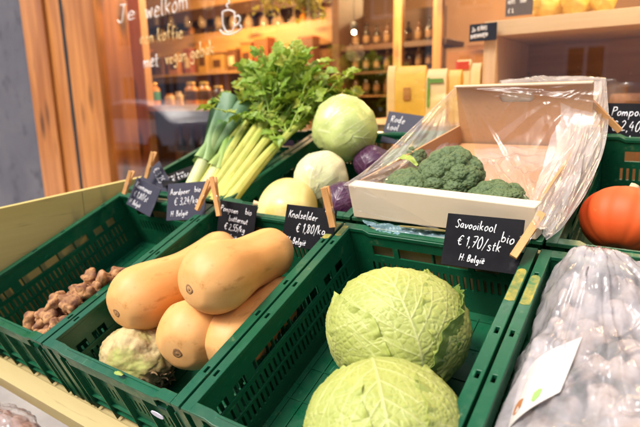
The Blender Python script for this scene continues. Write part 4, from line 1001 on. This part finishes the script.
mb = MB(); mb.box((x3+.002, FY+.020, .622), (2.598, FY+.026, 2.748)); pane = mb.build('window_pane', glass('window_glass', ior=2.0), sf, off=o)
# lettering and cup drawn on the glass in white and gold paint
def glass_text(words, m, name, rad=.0027):
    mb = MB()
    for txt, (u0, v0), (u1, v1), hpx in words:
        p = on_y(u0, v0, FY+.017); q = on_y(u1, v1, FY+.017); S = q-p; w = np.linalg.norm(S); S /= w; T = unit(np.cross(S, np.array([0, 1., 0]))); T = T if T[2] > 0 else -T
        h = hpx/FPX*depth(p); sts, tw = text_strokes(txt, h); k = w/tw
        for s_ in sts:
            s_ = smooth_path(s_, 4) if len(s_) > 2 else [np.array(z) for z in s_]
            mb.tube([p+S*z[0]*k+T*z[1] for z in s_], rad, 5)
    return mb.build(name, m, pane, smooth=True, off=o)
M_WPAINT = mat('white_paint', (.80, .78, .76), .6); M_GPAINT = mat('gold_paint', (.72, .52, .24), .5)
for q_ in (('Je', (117, 22), (137, 20), 17), ('welkom', (146, 19), (190, 10), 19), ('met', (144, 68), (159, 66), 15)): glass_text([q_], M_WPAINT, 'white_lettering')
for q_ in (('een koffie', (140, 45), (184, 38), 13), ('vegan gebak', (166, 65), (215, 54), 13)): glass_text([q_], M_GPAINT, 'gold_lettering')
mb = MB()
def gl_px(pts, rad=.0030):
    mb.tube([on_y(u, v, FY+.017) for u, v in smooth_path(pts, 5)], rad, 5)
gl_px([(222.5, 13), (223, 24), (226, 31), (229, 32), (233, 30), (234.5, 22), (234.5, 13)]); gl_px([(222, 12.5), (226, 10.5), (231, 10.5), (235, 13)]); gl_px([(234.6, 17), (239, 16), (240, 21), (237, 25), (234, 25)])
gl_px([(220, 30), (224, 34), (232, 34), (241, 29), (240, 25)]); gl_px([(228, 8), (226.5, 5), (229.5, 3), (228.5, 0)])
mb.build('cup_drawing', M_WPAINT, pane, smooth=True, off=o)

# ------------------------------------------------------------------ room behind the glass
M_IW = mat('warm_plaster', (.34, .20, .12), .8, (.40, .24, .14), 2); M_DRAW = wood('drawer_wood', (.40, .20, .075), (.27, .12, .04), 0, .5, True); M_IF = wood('floor_boards', (.22, .11, .04), (.14, .07, .025), 1, .5, False)
M_BROWN = wood('dark_stained_wood', (.10, .045, .02), (.06, .028, .013), 0, .5, False)
M_CEILG = mat('grey_ceiling', (.20, .19, .19), .8)
def struct(name, lo, hi, m):
    mb = MB(); mb.box(lo, hi); return tag(mb.build(name, m), kind='structure')
RY0, RY1 = FY+.345, 5.2
struct('interior_floor', (-5.2, FY+.12, -.04), (3.2, RY1, .02), M_IF)
struct('interior_wall', (-5.2, RY1, .0), (3.2, RY1+.1, 3.0), M_IW); struct('interior_wall', (-5.3, RY0, .0), (-5.2, RY1, 3.0), M_IW); struct('interior_wall', (3.2, FY+.35, .0), (3.3, RY1, 3.0), M_IW)
struct('interior_ceiling', (-5.3, FY+.35, 2.9), (3.3, RY1+.1, 3.0), M_CEILG)
for i, xx in enumerate((-1.6, -.6, .5)):
    mb = MB(); mb.box((xx, FY+.4, 2.62), (xx+.16, RY1-.02, 2.898)); tag(mb.build('ceiling_beam', M_CEILG, bevel=.004), ('leftmost', 'middle', 'rightmost')[i]+' grey ceiling beam inside the shop', 'beam', 'grey ceiling beams')
def P3(u, v, y): return on_y(u, v, y)
def px_box(mb, u0, v0, u1, v1, y, dep):
    a = P3(u0, v1, y); b = P3(u1, v0, y); mb.box((min(a[0], b[0]), y, min(a[2], b[2])), (max(a[0], b[0]), y+dep, max(a[2], b[2])))
# jar shelf by the window
YS = 1.60
js = thing('jar_shelf', 'bright pine shelf unit with jars just inside the window at left', 'shelf', (P3(190, 104, YS)[0], YS, 0)); o = np.array(js.location)
xa = X(131, 100, YS); xb = X(147, 100, YS); xc = X(300, 100, YS); zs = P3(190, 105, YS)[2]
mb = MB(); mb.box((xa, YS, .02), (xb, YS+.05, 2.5)); mb.build('side_post', M_PINE2, js, bevel=.003, off=o)
mb = MB(); mb.box((xc, YS, .02), (xc+.05, YS+.32, zs+.0)); mb.build('side_post', M_PINE2, js, bevel=.003, off=o)
for z, nm in ((zs-.035, 'shelf_board'), (zs-.46, 'shelf_board')):
    mb = MB(); mb.box((xb+.001, YS, z), (xc+(0 if z < zs-.2 else .05), YS+.32, z+.034)); mb.build(nm, M_PINEX, js, bevel=.003, off=o)
mb = MB(); mb.box((xb+.001, YS+.30, .03), (xc-.001, YS+.318, zs-.036)); mb.build('back_board', M_BROWN, js, off=o)
M_JAR = {'amber': mat('amber_jar', (.62, .24, .03), .2, coat=.5), 'teal': mat('teal_label', (.05, .24, .20), .5), 'cream': mat('cream_jar', (.70, .52, .30), .4), 'dark': mat('dark_jar', (.10, .045, .02), .25, coat=.5), 'gold': mat('gold_lid', (.60, .38, .10), .35, metal=.6)}
def jar(u, v_top, v_base, wpx, label, body, lab, lid='gold'):
    y = YS+.08; b = P3(u, v_base, y); b[2] = zs; d_ = depth(b); h = (v_base-v_top)/FPX*d_; r = wpx/2/FPX*d_
    root = thing('jar', label, 'jar', b, group='jars on the pine shelf')
    mb = MB(); mb.lathe([(r*.92, 0), (r, h*.04), (r, h*.66), (r*.9, h*.76), (r*.62, h*.82), (r*.62, h*.86)], 28); mb.build('glass_body', M_JAR[body], root, smooth=True)
    mb = MB(); mb.lathe([(r*.66, h*.85), (r*.68, h*.86), (r*.68, h*.98), (r*.64, h)], 28); mb.build('lid', M_JAR[lid], root, smooth=True)
    if lab: mb = MB(); mb.lathe([(r*1.005, h*.2), (r*1.012, h*.21), (r*1.012, h*.6), (r*1.005, h*.61)], 28); mb.build('label_band', M_JAR[lab], root, smooth=True)
jar(154, 79, 101, 13, 'honey jar with a teal label band, leftmost on the pine shelf', 'amber', 'teal')
jar(170, 90, 101, 10, 'low cream tub second from left on the pine shelf', 'cream', None, 'amber')
jar(179, 88, 101, 9, 'short cream pot between the low tub and the pair of orange jars', 'cream', None, 'cream')
jar(192, 79, 101, 13, 'left one of the two orange jars with dark round labels', 'amber', 'dark')
jar(205, 79, 101, 13, 'right one of the two orange jars with dark round labels', 'amber', 'dark')
jar(219, 83, 101, 13, 'dark preserve jar on the shelf next to the celery leaves', 'dark', None)
M_BOT = mat('dark_bottle', (.025, .018, .010), .15, coat=.6); M_BOTL = mat('bottle_paper', (.20, .11, .045), .6)
def bottle(p, h, r, label, group, parts=True, m=None):
    root = thing('bottle', label, 'bottle', p, group=group)
    mb = MB(); mb.lathe([(r*.9, 0), (r, h*.02), (r, h*.58), (r*.9, h*.66), (r*.38, h*.76), (r*.34, h*.95), (r*.40, h*.955), (r*.40, h*.99), (r*.3, h)], 20); mb.build('glass_body', m or M_BOT, root, smooth=True)
    if parts: mb = MB(); mb.lathe([(r*1.0, h*.2), (r*1.015, h*.205), (r*1.015, h*.48), (r*1.0, h*.485)], 20); mb.build('paper_label', M_BOTL, root, smooth=True)
for i in range(8):
    bottle((xb+.09+i*.10, YS+.16, zs-.426), .30, .038, 'dark bottle in the shade below the jar shelf, %s from the left' % ORD[i], 'bottles on the lower board of the jar shelf')
# bar with hanging glasses far inside
YB = 3.3
bar = thing('bar_cabinet', 'long orange lit wooden bar cabinet across the back of the shop', 'bar cabinet', (P3(230, 60, YB)[0], YB, 0)); o = np.array(bar.location)
def bpart(name, u0, v0, u1, v1, y, dep, m, bev=.004):
    mb = MB(); px_box(mb, u0, v0, u1, v1, y, dep); mb.build(name, m, bar, bevel=bev, off=o)
bpart('top_board', 100, -14, 336, -7, YB, .4, M_PINEX); bpart('hanging_rail', 104, 1, 332, 5, YB+.04, .04, M_BROWN)
[bpart('drawer', 101+26*i, 48, 125+26*i, 73, YB-.02, .03, M_DRAW) for i in range(9)]; bpart('counter_board', 98, 43, 338, 46.6, YB-.08, .5, M_PINEX)
bpart('post', 318, -7, 334, 43, YB+.30, .06, M_PINE2); bpart('post', 205, 74.2, 226, 190, YB+.02, .06, M_PINE2); bpart('post', 318, 74.2, 336, 190, YB+.02, .06, M_PINE2); bpart('post', 100, 74.2, 112, 190, YB+.02, .06, M_PINE2)
bpart('back_board', 98, -7, 338, 42, YB+.42, .02, M_BROWN); bpart('lower_back', 98, 75, 338, 190, YB+.40, .02, M_BROWN)
M_WINE = film('wine_glass', .30, (.80, .62, .42), .06, 20, 0, 3)
for i in range(13):
    u = 126+i*15.2+random.uniform(-1, 1); p = P3(u, 5.5, YB+.06)
    root = thing('wine_glass', 'upturned wine glass hanging from the bar rail, %s from the left' % ORD[i], 'wine glass', p, group='wine glasses hanging over the bar')
    mb = MB(); mb.lathe([(.032, -.002), (.033, -.004), (.006, -.010), (.0045, -.07), (.008, -.085), (.028, -.105), (.040, -.135), (.041, -.165), (.034, -.205), (.0335, -.205), (.040, -.165), (.039, -.136), (.027, -.107), (.004, -.09)], 24)
    mb.build('glass_bowl', M_WINE, root, smooth=True)
for i in range(15):
    p = P3(122+i*14, 43, YB+.26); bottle((p[0], YB+.26, P3(200, 43, YB-.08)[2]+.012), random.uniform(.24, .31), .036, 'bottle behind the hanging glasses on the bar, %s from the left' % ORD[i], 'bottles on the bar counter', True,
        [M_BOT, M_JAR['amber'], M_JAR['dark'], M_JAR['cream']][i % 4])
M_TIN = [mat('orange_tin', (.46, .17, .035), .4), mat('brown_tin', (.16, .065, .025), .4), mat('ochre_tin', (.44, .24, .06), .45), mat('rust_tin', (.32, .09, .03), .4)]
for i in range(15):
    a = P3(112+i*14.6, 73, YB-.03); w_ = .10+.025*((i*7) % 3); h_ = .15+.03*((i*5) % 4); zb = P3(200, 74, YB-.03)[2]
    root = thing('tea_tin', 'tea tin in the row below the bar counter, %s from the left' % ORD[i], 'tin', (a[0], YB-.13, zb+.001), group='tea tins on the bar ledge')
    mb = MB(); mb.box((-w_/2, -.05, 0), (w_/2, .05, h_)); mb.build('tin_body', M_TIN[(i*3+i//4) % 4], root, bevel=.006)
    mb = MB(); mb.box((-w_/2-.002, -.052, h_+.0005), (w_/2+.002, .052, h_+.022)); mb.build('lid', M_TIN[(i+1) % 4], root, bevel=.004)
    mb = MB(); mb.box((-w_*.32, -.0525, h_*.25), (w_*.32, -.0505, h_*.7)); mb.build('label_patch', M_JAR['cream'] if i % 3 == 0 else M_JAR['dark'], root)
mb = MB(); mb.box((P3(100, 74, YB)[0], YB-.19, P3(200, 74, YB-.03)[2]-.02), (P3(336, 74, YB)[0], YB-.021, P3(200, 74, YB-.03)[2])); mb.build('ledge', M_PINEX, bar, bevel=.003, off=o)
# dark bottle rack
YK = 3.0
rk = thing('bottle_rack', 'dark wooden rack of wine bottles between two orange posts', 'bottle rack', (P3(365, 60, YK)[0], YK, 0)); o = np.array(rk.location)
def kpart(name, u0, v0, u1, v1, y, dep, m):
    mb = MB(); px_box(mb, u0, v0, u1, v1, y, dep); mb.build(name, m, rk, bevel=.003, off=o)
kpart('back_board', 338, 5, 446, 190, YK+.36, .02, M_BROWN)
kpart('post', 392, -20, 402, 190, YK-.02, .05, M_PINE2); kpart('post', 429, -20, 443, 190, YK-.02, .05, M_PINE2); kpart('post', 334, -20, 338, 190, YK-.02, .36, M_BROWN)
SHV = (44, 70, 94)
for v in SHV: kpart('shelf_board', 338, v, 446, v+3.2, YK, .34, M_BROWN if v < 90 else M_PINEX)
for r_i, v in enumerate(SHV):
    for i in range(9):
        p = P3(344+i*10.5, v, YK+.10); z = P3(392, v, YK)[2]
        bottle((p[0], YK+.12, z), .155+.01*(i % 3), .026, 'small bottle on the %s board of the dark rack, %s from the left' % (('top', 'middle', 'bottom')[r_i], ORD[i]), 'bottles in the dark rack', True, [M_BOT, M_JAR['dark'], M_BOT][i % 3])
# display table behind the crates with the packets and the white cabinet
zt_ = P3(430, 122, 1.45)[2]
dt = thing('display_table', 'pine display table inside the window behind the back crates', 'table', (.3, 1.5, 0)); o = np.array(dt.location)
mb = MB(); mb.box((-.62, FY+.06, zt_-.035), (2.2, FY+.95, zt_)); mb.build('table_top', M_PINEX, dt, bevel=.003, off=o)
for x in (-.58, 2.12):
    for y in (FY+.10, FY+.86): mb = MB(); mb.box((x, y, .02), (x+.06, y+.06, zt_-.0355)); mb.build('leg', M_PINE2, dt, off=o)
M_PACK = mat('yellow_packet', (.76, .42, .035), .45, (.82, .52, .07), 6); M_PACKL = mat('pale_packet', (.76, .55, .22), .45); M_GREENI = mat('packet_green', (.16, .34, .03), .5); M_REDI = mat('packet_red', (.62, .06, .02), .5)
M_ORCR = wood('orange_crate_wood', (.58, .26, .07), (.44, .17, .04), 0, .5, True)
def packet(label, u0, v0, u1, v1, y, dep, m, turn, decor):
    a = P3((u0+u1)/2, v1, y); a[2] = zt_; d_ = depth(P3((u0+u1)/2, (v0+v1)/2, y)); w = (u1-u0)/FPX*d_; h = P3((u0+u1)/2, v0, y)[2]-zt_
    c, s = math.cos(turn), math.sin(turn); root = thing('packet', label, 'packet', a, np.array([[c, -s, 0], [s, c, 0], [0, 0, 1]]), 'yellow packets in the window')
    mb = MB(); vs = []
    for z, k, kd in ((0, 1, 1), (h*.04, 1.02, 1), (h*.85, 1.0, .9), (h, .96, .25)):
        vs += [(-w/2*k, -dep/2*kd, z), (w/2*k, -dep/2*kd, z), (w/2*k, dep/2*kd, z), (-w/2*k, dep/2*kd, z)]
    mb.add(vs, [(i*4+j, i*4+(j+1) % 4, i*4+4+(j+1) % 4, i*4+4+j) for i in range(3) for j in range(4)]+[(3,2,1,0), (12,13,14,15)]); mb.build('pouch', m, root, bevel=.002)
    for (x_0, z_0, x_1, z_1, mm, nm) in decor:
        mb = MB(); mb.box((x_0*w, -dep/2-.003, z_0*h), (x_1*w, -dep/2-.0012, z_1*h)); mb.build(nm, mm, root)
packet('yellow packet with an orange patch, leftmost in the window behind the Rode kool slate', 396, 66, 426, 117, 1.42, .06, M_PACK, .25, [(-.22, .40, .02, .62, M_ORCR, 'printed_patch')])
packet('slim pale yellow packet at the left end of the row', 388, 66, 396, 117, 1.45, .05, M_PACKL, .25, [])
packet('yellow packet with a green printed corner, second of the broad ones', 427, 69, 447, 118, 1.40, .06, M_PACKL, .15, [(-.42, .30, -.30, .84, M_GREENI, 'printed_stem'), (-.30, .74, .36, .82, M_GREENI, 'printed_leaf')])
packet('yellow packet half hidden behind the carton corner', 447, 70, 461, 118, 1.42, .05, M_PACK, .1, [])
packet('small cream packet with a red top standing behind the yellow ones', 456, 60, 471, 100, 1.62, .05, M_PACKL, 0, [(-.45, .84, .45, .97, M_REDI, 'red_band'), (-.3, .40, .4, .52, M_GREENI, 'printed_leaf')])
packet('narrow pale packet beside the red topped one', 471, 63, 481, 100, 1.62, .05, M_PACKL, 0, [])
oc = thing('wooden_box', 'orange lit wooden box behind the red topped packet', 'box', (*P3(464, 100, 1.85)[:2], zt_)); o = np.array(oc.location); a = P3(447, 52, 1.80); b = P3(486, 52, 1.80)
for lo, hi, nm in (((a[0], 1.80, zt_), (b[0], 1.815, a[2]), 'front_board'), ((a[0], 1.816, zt_), (a[0]+.015, 2.0, a[2]), 'side_board'), ((b[0]-.015, 1.816, zt_), (b[0], 2.0, a[2]), 'side_board'), ((a[0]+.016, 1.985, zt_), (b[0]-.016, 2.0, a[2]+.04), 'back_board')):
    mb = MB(); mb.box(lo, hi); mb.build(nm, M_ORCR, oc, bevel=.002, off=o)
# pale cabinet
YC = 1.60
cb = thing('display_cabinet', 'pale wooden open cabinet at right inside the window with glass dishes', 'cabinet', (.5, YC, zt_)); o = np.array(cb.location)
cx0, cx1 = X(483, 60, YC), 2.0; cz1 = P3(484, 22, YC)[2]; cz0 = P3(484, 37, YC)[2]; pw = X(495.5, 60, YC)-cx0
mb = MB(); mb.box((cx0, YC, cz0), (cx1, YC+.5, cz1)); mb.build('top_board', M_PALE, cb, bevel=.002, off=o)
mb = MB(); mb.box((cx0, YC+.0, zt_+.001), (cx0+pw, YC+.5, cz0-.001)); mb.build('side_board', M_PALEZ, cb, bevel=.002, off=o)
mb = MB(); mb.box((cx0+pw+.001, YC+.47, zt_+.001), (cx1, YC+.49, cz0-.001)); mb.build('back_board', M_PINEX, cb, off=o)
mb = MB(); mb.box((cx1-.03, YC, zt_+.001), (cx1-.001, YC+.46, cz0-.001)); mb.build('side_board', M_PALEZ, cb, off=o)
M_DISH = glass('dish_glass', (.92, .90, .86), .02, 1.5); M_CAKE = mat('brown_cake', (.30, .12, .05), .7, (.42, .2, .08), 20)
def dome(u, wpx, hpx, label, cake):
    y = YC+.14; p = P3(u, 80, y); p[2] = zt_+.001; d_ = depth(p); r = wpx/2/FPX*d_; h = hpx/FPX*d_
    root = thing('cake_dome', label, 'cake dome', p, group='glass cake domes in the cabinet')
    mb = MB(); mb.lathe([(r*.5, 0), (r*.5, .006), (r*.1, .014), (r*.1, h*.25), (r*.95, h*.29), (r*1.05, h*.31), (r*1.05, h*.33), (r*.9, h*.325)], 28); mb.build('cake_stand', M_PALE, root, smooth=True)
    mb = MB(); mb.lathe([(r*.92, h*.331), (r*.92, h*.7), (r*.75, h*.86), (r*.3, h*.93), (r*.06, h*.94), (r*.05, h*.97), (r*.09, h), (r*.02, h*1.02)], 28); mb.build('glass_cover', M_DISH, root, smooth=True)
    if cake: mb = MB(); mb.lathe([(r*.7, h*.332), (r*.72, h*.345), (r*.7, h*.52), (r*.6, h*.55)], 24); mb.build('cake', M_CAKE, root, smooth=True)
dome(528, 46, 44, 'glass cake dome behind the carton handle, leftmost in the cabinet', True); dome(578, 48, 50, 'glass cake dome over a brown cake, middle of the cabinet', True); dome(630, 46, 46, 'glass cake dome at the right edge of the picture', True)
M_YBAG = mat('yellow_bag', (.80, .52, .06), .4, (.85, .62, .16), 9)
for i, (u, w) in enumerate(((547, 30), (577, 30), (603, 22))):
    p = P3(u, 8, YC+.12); p[2] = cz1+.001; d_ = depth(p); r = w/2/FPX*d_
    root = thing('yellow_bag', ('leftmost', 'middle', 'rightmost')[i]+' plump yellow bag on top of the pale cabinet', 'bag', p, group='yellow bags on the cabinet')
    P, _ = noisy_ball(1, 5+i, 30, 40, ((2, .12, 3),)); P = P*np.array([r*1.05, .06, .055])+np.array([0, 0, .05]); P[..., 2] = np.maximum(P[..., 2], 0)
    mb = MB(); mb.grid(P, closed_v=True); mb.build('pouch', M_YBAG, root, smooth=True)
def sign(label, u0, v0, u1, v1, y, lines, m):
    a = P3(u0, v1, y); b = P3(u1, v0, y); w, h = b[0]-a[0], b[2]-a[2]; root = thing('shelf_sign', label, 'sign', a, group='chalk signs inside the window')
    mb = MB(); mb.box((0, 0, 0), (w, .006, h)); mb.build('slate', m, root, bevel=.0012)
    mb = MB(); writing(mb, [(t, x*w, yy*h, hh*h, r) for t, x, yy, hh, r in lines], lambda p, q: np.array([p, -.0006, q]), .0016); mb.build('chalk_writing', M_CHALK, root, smooth=True)
sign('small black sign on the cabinet corner reading 2e KANS', 469, 22, 497, 42, YC-.03, [('2e KANS', .1, .55, .26, .06), ('BAKWAREN', .06, .16, .22, .06)], M_SLATE)
sign('greyish chalk sign cut by the top edge of the picture', 505, -14, 534, 17, YC+.02, [('VERS', .08, .45, .13, .03), ('1500', .52, .46, .13, .03), ('€ 3,', .1, .12, .15, .03)], mat('grey_slate', (.12, .09, .075), .6))
# hanging mimosa
hp = thing('hanging_plant', 'yellow green hanging foliage at the top of the window above the celery', 'plant', P3(290, -30, 2.0)); o = np.array(hp.location)
mb = MB(); tw = MB()
for i in range(26):
    e = P3(random.uniform(252, 326), random.uniform(-6, 22) - (6 if random.random() < .3 else 0), 2.0+random.uniform(-.12, .12)); pts = smooth_path([o, o*.5+e*.5+np.array([0, random.uniform(-.05, .05), .03]), e], 5)
    tw.tube(pts, .0016, 5)
    for k in range(16):
        q = pts[-1-(k % 8)]+np.array([random.uniform(-.02, .02) for _ in range(3)]); leaflet(mb, q, np.array([random.uniform(-1, 1), random.uniform(-1, 1), random.uniform(-1, .4)]), unit(np.array([random.uniform(-1, 1), random.uniform(-1, 1), 1])), .035, 0)
mb.build('leaves', mat('mimosa_leaf', (.42, .36, .03), .5, (.24, .26, .03), 12, trans=.3), hp, off=o); tw.build('twigs', M_BROWN, hp, off=o)
# lamps
M_BULB = emit('bulb', (1, .68, .32), 60)
def lamp(x, y, z, W, label, rb=.03):
    root = thing('pendant_or_added_lamp', label, 'lamp', (x, y, 2.9), group='pendant lamps in the shop')
    mb = MB(); mb.tube([(0, 0, 0), (0, 0, z-2.9+.09)], .003, 6); mb.build('cord', M_DARK, root)
    mb = MB(); mb.lathe([(.02, z-2.9+.045), (.022, z-2.9+.05), (.022, z-2.9+.095), (.008, z-2.9+.10)], 16); mb.build('socket', M_DARK, root, smooth=True)
    d_ = sphere_dirs(14, 20)*rb; mb = MB(); mb.grid(d_+np.array([0, 0, z-2.9+.048-rb]), closed_v=True); mb.build('bulb', M_BULB, root, smooth=True)
    l = bpy.data.lights.new('lamp_light', 'POINT'); l.energy = W; l.color = (1, .62, .28); l.shadow_soft_size = .06
    lo = bpy.data.objects.new('lamp_light', l); COL.objects.link(lo); lo.location = (0, 0, z-2.9-.085); lo.parent = root
LW = 41
p = P3(354, 38, 2.55); lamp(p[0], 2.55, p[2], 7, 'small glowing bulb hanging in front of the dark bottle rack', .013)
p = P3(559, 37, YC+.25); 
lamp(-1.75, 1.95, 2.5, LW*.7, 'added fill lamp just inside the window, brightening the jar shelf'); lamp(-2.6, 2.6, 2.1, LW, 'pendant lamp over the bar at left, above the window picture'); lamp(-1.2, 2.4, 2.2, LW, 'pendant lamp over the bar near the middle'); lamp(.75, 1.45, 2.2, LW*.55, 'added fill lamp just inside the window, brightening the front of the pale cabinet'); lamp(.3, 3.3, 2.72, LW*.7, 'pendant lamp behind the pale cabinet'); lamp(-1.0, 4.2, 2.3, LW, 'pendant lamp at the very back of the shop')  # jar shelf and cabinet front lamps are added, out of view, to brighten them

# ------------------------------------------------------------------ street behind the camera (seen mirrored in the window)
M_PAVE = mat('pavement_stone', (.26, .25, .24), .85, (.32, .31, .29), 3, .4, .6, bump=(40, .4)); M_ROAD = mat('asphalt', (.05, .05, .052), .9, (.065, .065, .066), 6, bump=(120, .5)); M_KERB = mat('kerb_stone', (.32, .31, .30), .8)
def sheet(name, x0, x1, y0, y1, z0, z1, m): return struct(name, (x0, y0, z0), (x1, y1, z1), m)
sheet('ground', -60, 60, -60, 40, -.5, -.13, M_ROAD); sheet('pavement', -60, 60, -3.5, FY+.011, -.129, 0, M_PAVE); sheet('kerb', -60, 60, -3.65, -3.502, -.129, .004, M_KERB)
sheet('road', -60, 60, -10.5, -3.652, -.129, -.12, M_ROAD); sheet('pavement', -60, 60, -14, -10.65, -.129, 0, M_PAVE); sheet('kerb', -60, 60, -10.648, -10.502, -.129, .004, M_KERB)
M_HW = mat('pale_render', (.62, .58, .55), .85, (.55, .51, .48), 1.2, .4, .6); M_HB = mat('red_brick', (.34, .14, .09), .85, (.26, .10, .07), 6); M_WF = mat('white_frame', (.72, .71, .70), .5); M_WG = mat('dark_window_glass', (.03, .035, .045), .06, spec=.8); M_ROOF = mat('slate_roof', (.09, .085, .09), .7)
def house(label, x0, x1, H, m, nwin):
    y = -14.0; root = thing('house', label, 'house', ((x0+x1)/2, y, 0), group='houses across the street'); o = np.array(root.location)
    mb = MB(); mb.box((x0, y-8, -.1), (x1, y, H)); mb.build('wall', m, root, off=o)
    mb = MB(); vs = [(x0, y+.3, H), (x1, y+.3, H), (x1, y-8.3, H), (x0, y-8.3, H), (x0, y-4, H+2.6), (x1, y-4, H+2.6)]; mb.add(vs, [(0,1,5,4), (1,2,5), (2,3,4,5), (3,0,4), (3,2,1,0)]); mb.build('roof', M_ROOF, root, off=o)
    st_ = (x1-x0)/nwin
    for k in range(nwin):
        for z in (1.0, 3.9, 6.5):
            if z+1.6 > H: continue
            a = x0+st_*(k+.5)-.55
            if z == 1.0 and k == nwin//2:
                mb = MB(); mb.box((a, y+.002, 0), (a+1.0, y+.06, 2.3)); mb.build('door', M_BROWN, root, off=o); continue
            mb = MB(); mb.panel((a, y+.002, z), (1,0,0), (0,0,1), (0,-1,0), 1.1, 1.6, -.06, [(.08, .08, .51, 1.52), (.59, .08, 1.02, 1.52)]); w = mb.build('window', M_WF, root, off=o)
            mb = MB(); mb.box((a+.02, y+.004, z+.02), (a+1.08, y+.02, z+1.58)); mb.build('pane', M_WG, w, off=o)
house('pale rendered house across the street, mirrored in the window', -34, -18, 8.6, M_HW, 5); house('red brick house across the street', -17.9, -7, 8.0, M_HB, 4); house('light house opposite the stand', -6.9, 6, 8.8, M_HW, 4); house('brick house opposite at right', 6.1, 20, 8.2, M_HB, 4)
def car(label, x, y, m):
    root = thing('parked_car', label, 'car', (x, y, -.12), group='cars parked across the street'); L, Wd = 4.2, 1.72
    prof = [(-2.08, .38), (-2.1, .62), (-1.98, .86), (-1.2, .96), (-.62, 1.40), (.35, 1.46), (1.15, 1.34), (1.85, .98), (2.08, .88), (2.1, .5), (2.02, .34)]
    pr = smooth_path([np.array([a, 0, b]) for a, b in prof], 4); mb = MB(); rows = []
    for t in (-1, -.93, -.75, 0, .75, .93, 1):
        k = 1-.05*abs(t)**6; rows.append(np.array([[q[0]*(.985 if abs(t) == 1 else 1), t*Wd/2*(1-.16*max(0, (q[2]-.9)/.55)), .38+(q[2]-.38)*k] for q in pr]))
    P = np.stack(rows); mb.grid(P); mb.add(P[0], [tuple(range(len(pr)))]); mb.add(P[-1], [tuple(range(len(pr)-1, -1, -1))]); mb.build('body', m, root, smooth=True)
    for s in (-1, 1):
        for poly in (((-1.02, .98), (-.58, 1.32), (.05, 1.37), (.05, .98)), ((.12, .98), (.12, 1.37), (.9, 1.30), (1.35, .98))):
            mb = MB(); vs = [(a, s*(Wd/2*(1-.16*max(0, (b-.9)/.55))+.004), b) for a, b in poly]; vs += [(a, c-s*.01, b) for a, c, b in vs]; mb.add(vs, [(0,1,2,3), (7,6,5,4), (0,4,5,1), (1,5,6,2), (2,6,7,3), (3,7,4,0)]); mb.build('side_window', M_WG, root)
        for wx in (-1.3, 1.28):
            M = lambda a, b, c, wx=wx, s=s: (wx+a, s*(.74)+c*s, .31+b)
            mb = MB(); mb.lathe([(.19, -.06), (.29, -.07), (.315, -.04), (.315, .09), (.29, .12), (.19, .12)], 28, M); wh = mb.build('wheel', M_DARK, root, smooth=True)
            mb = MB(); mb.lathe([(.02, .10), (.06, .112), (.17, .10), (.188, .118)], 20, M); mb.build('rim', M_STEEL, wh, smooth=True)
M_CARP = mat('white_car_paint', (.70, .71, .74), .25, coat=.8); M_CARB = mat('blue_car_paint', (.09, .12, .30), .25, coat=.8)
car('pale parked car mirrored low in the left of the window', -11.6, -6.4, M_CARP); car('blue parked car across the street', -6.2, -6.5, M_CARB); car('pale parked car opposite the stand at right', 5.5, -9.4, M_CARP)

# ------------------------------------------------------------------ light, sky, camera
EL, AZ = math.radians(52), math.radians(200)   # AZ measured clockwise from +y: in front of the stand, a little to the left
w = bpy.data.worlds.new('World'); SC.world = w; w.use_nodes = True; nt = w.node_tree; nt.nodes.clear()
sky = nt.nodes.new('ShaderNodeTexSky'); sky.sky_type = 'NISHITA'; sky.sun_disc = False; sky.sun_elevation = EL; sky.sun_rotation = AZ; sky.dust_density = 4; sky.ozone_density = .6; sky.air_density = .8
bg = nt.nodes.new('ShaderNodeBackground'); bg.inputs[1].default_value = .13; ow = nt.nodes.new('ShaderNodeOutputWorld'); nt.links.new(sky.outputs[0], bg.inputs[0]); nt.links.new(bg.outputs[0], ow.inputs[0])
sl = bpy.data.lights.new('sun', 'SUN'); sl.energy = 1.5; sl.angle = math.radians(16); sl.color = (1, .95, .88); so = bpy.data.objects.new('sun', sl); COL.objects.link(so)
sd = Vector((math.sin(AZ)*math.cos(EL), math.cos(AZ)*math.cos(EL), math.sin(EL))); so.rotation_euler = sd.to_track_quat('Z', 'Y').to_euler(); so.location = sd*20
cam = bpy.data.cameras.new('camera'); co = bpy.data.objects.new('camera', cam); COL.objects.link(co); SC.camera = co
cm = Matrix.Identity(4)
for i in range(3):
    cm[i][0] = float(RW[0][i]); cm[i][1] = float(-RW[1][i]); cm[i][2] = float(-RW[2][i]); cm[i][3] = float(CAM[i])
co.matrix_world = cm; cam.sensor_width = 36; cam.lens = FPX/640*36; cam.clip_start = .02; cam.clip_end = 300
cam.dof.use_dof = True; cam.dof.focus_distance = .95; cam.dof.aperture_fstop = 3.4
SC.view_settings.view_transform = 'Standard'; SC.view_settings.look = 'None'; SC.view_settings.gamma = 1; SC.view_settings.exposure = 1.08; SC.view_settings.use_curve_mapping = False
SC.render.engine = 'CYCLES'; SC.cycles.use_denoising = True; SC.cycles.max_bounces = 10; SC.cycles.transparent_max_bounces = 24; SC.cycles.sample_clamp_indirect = 6
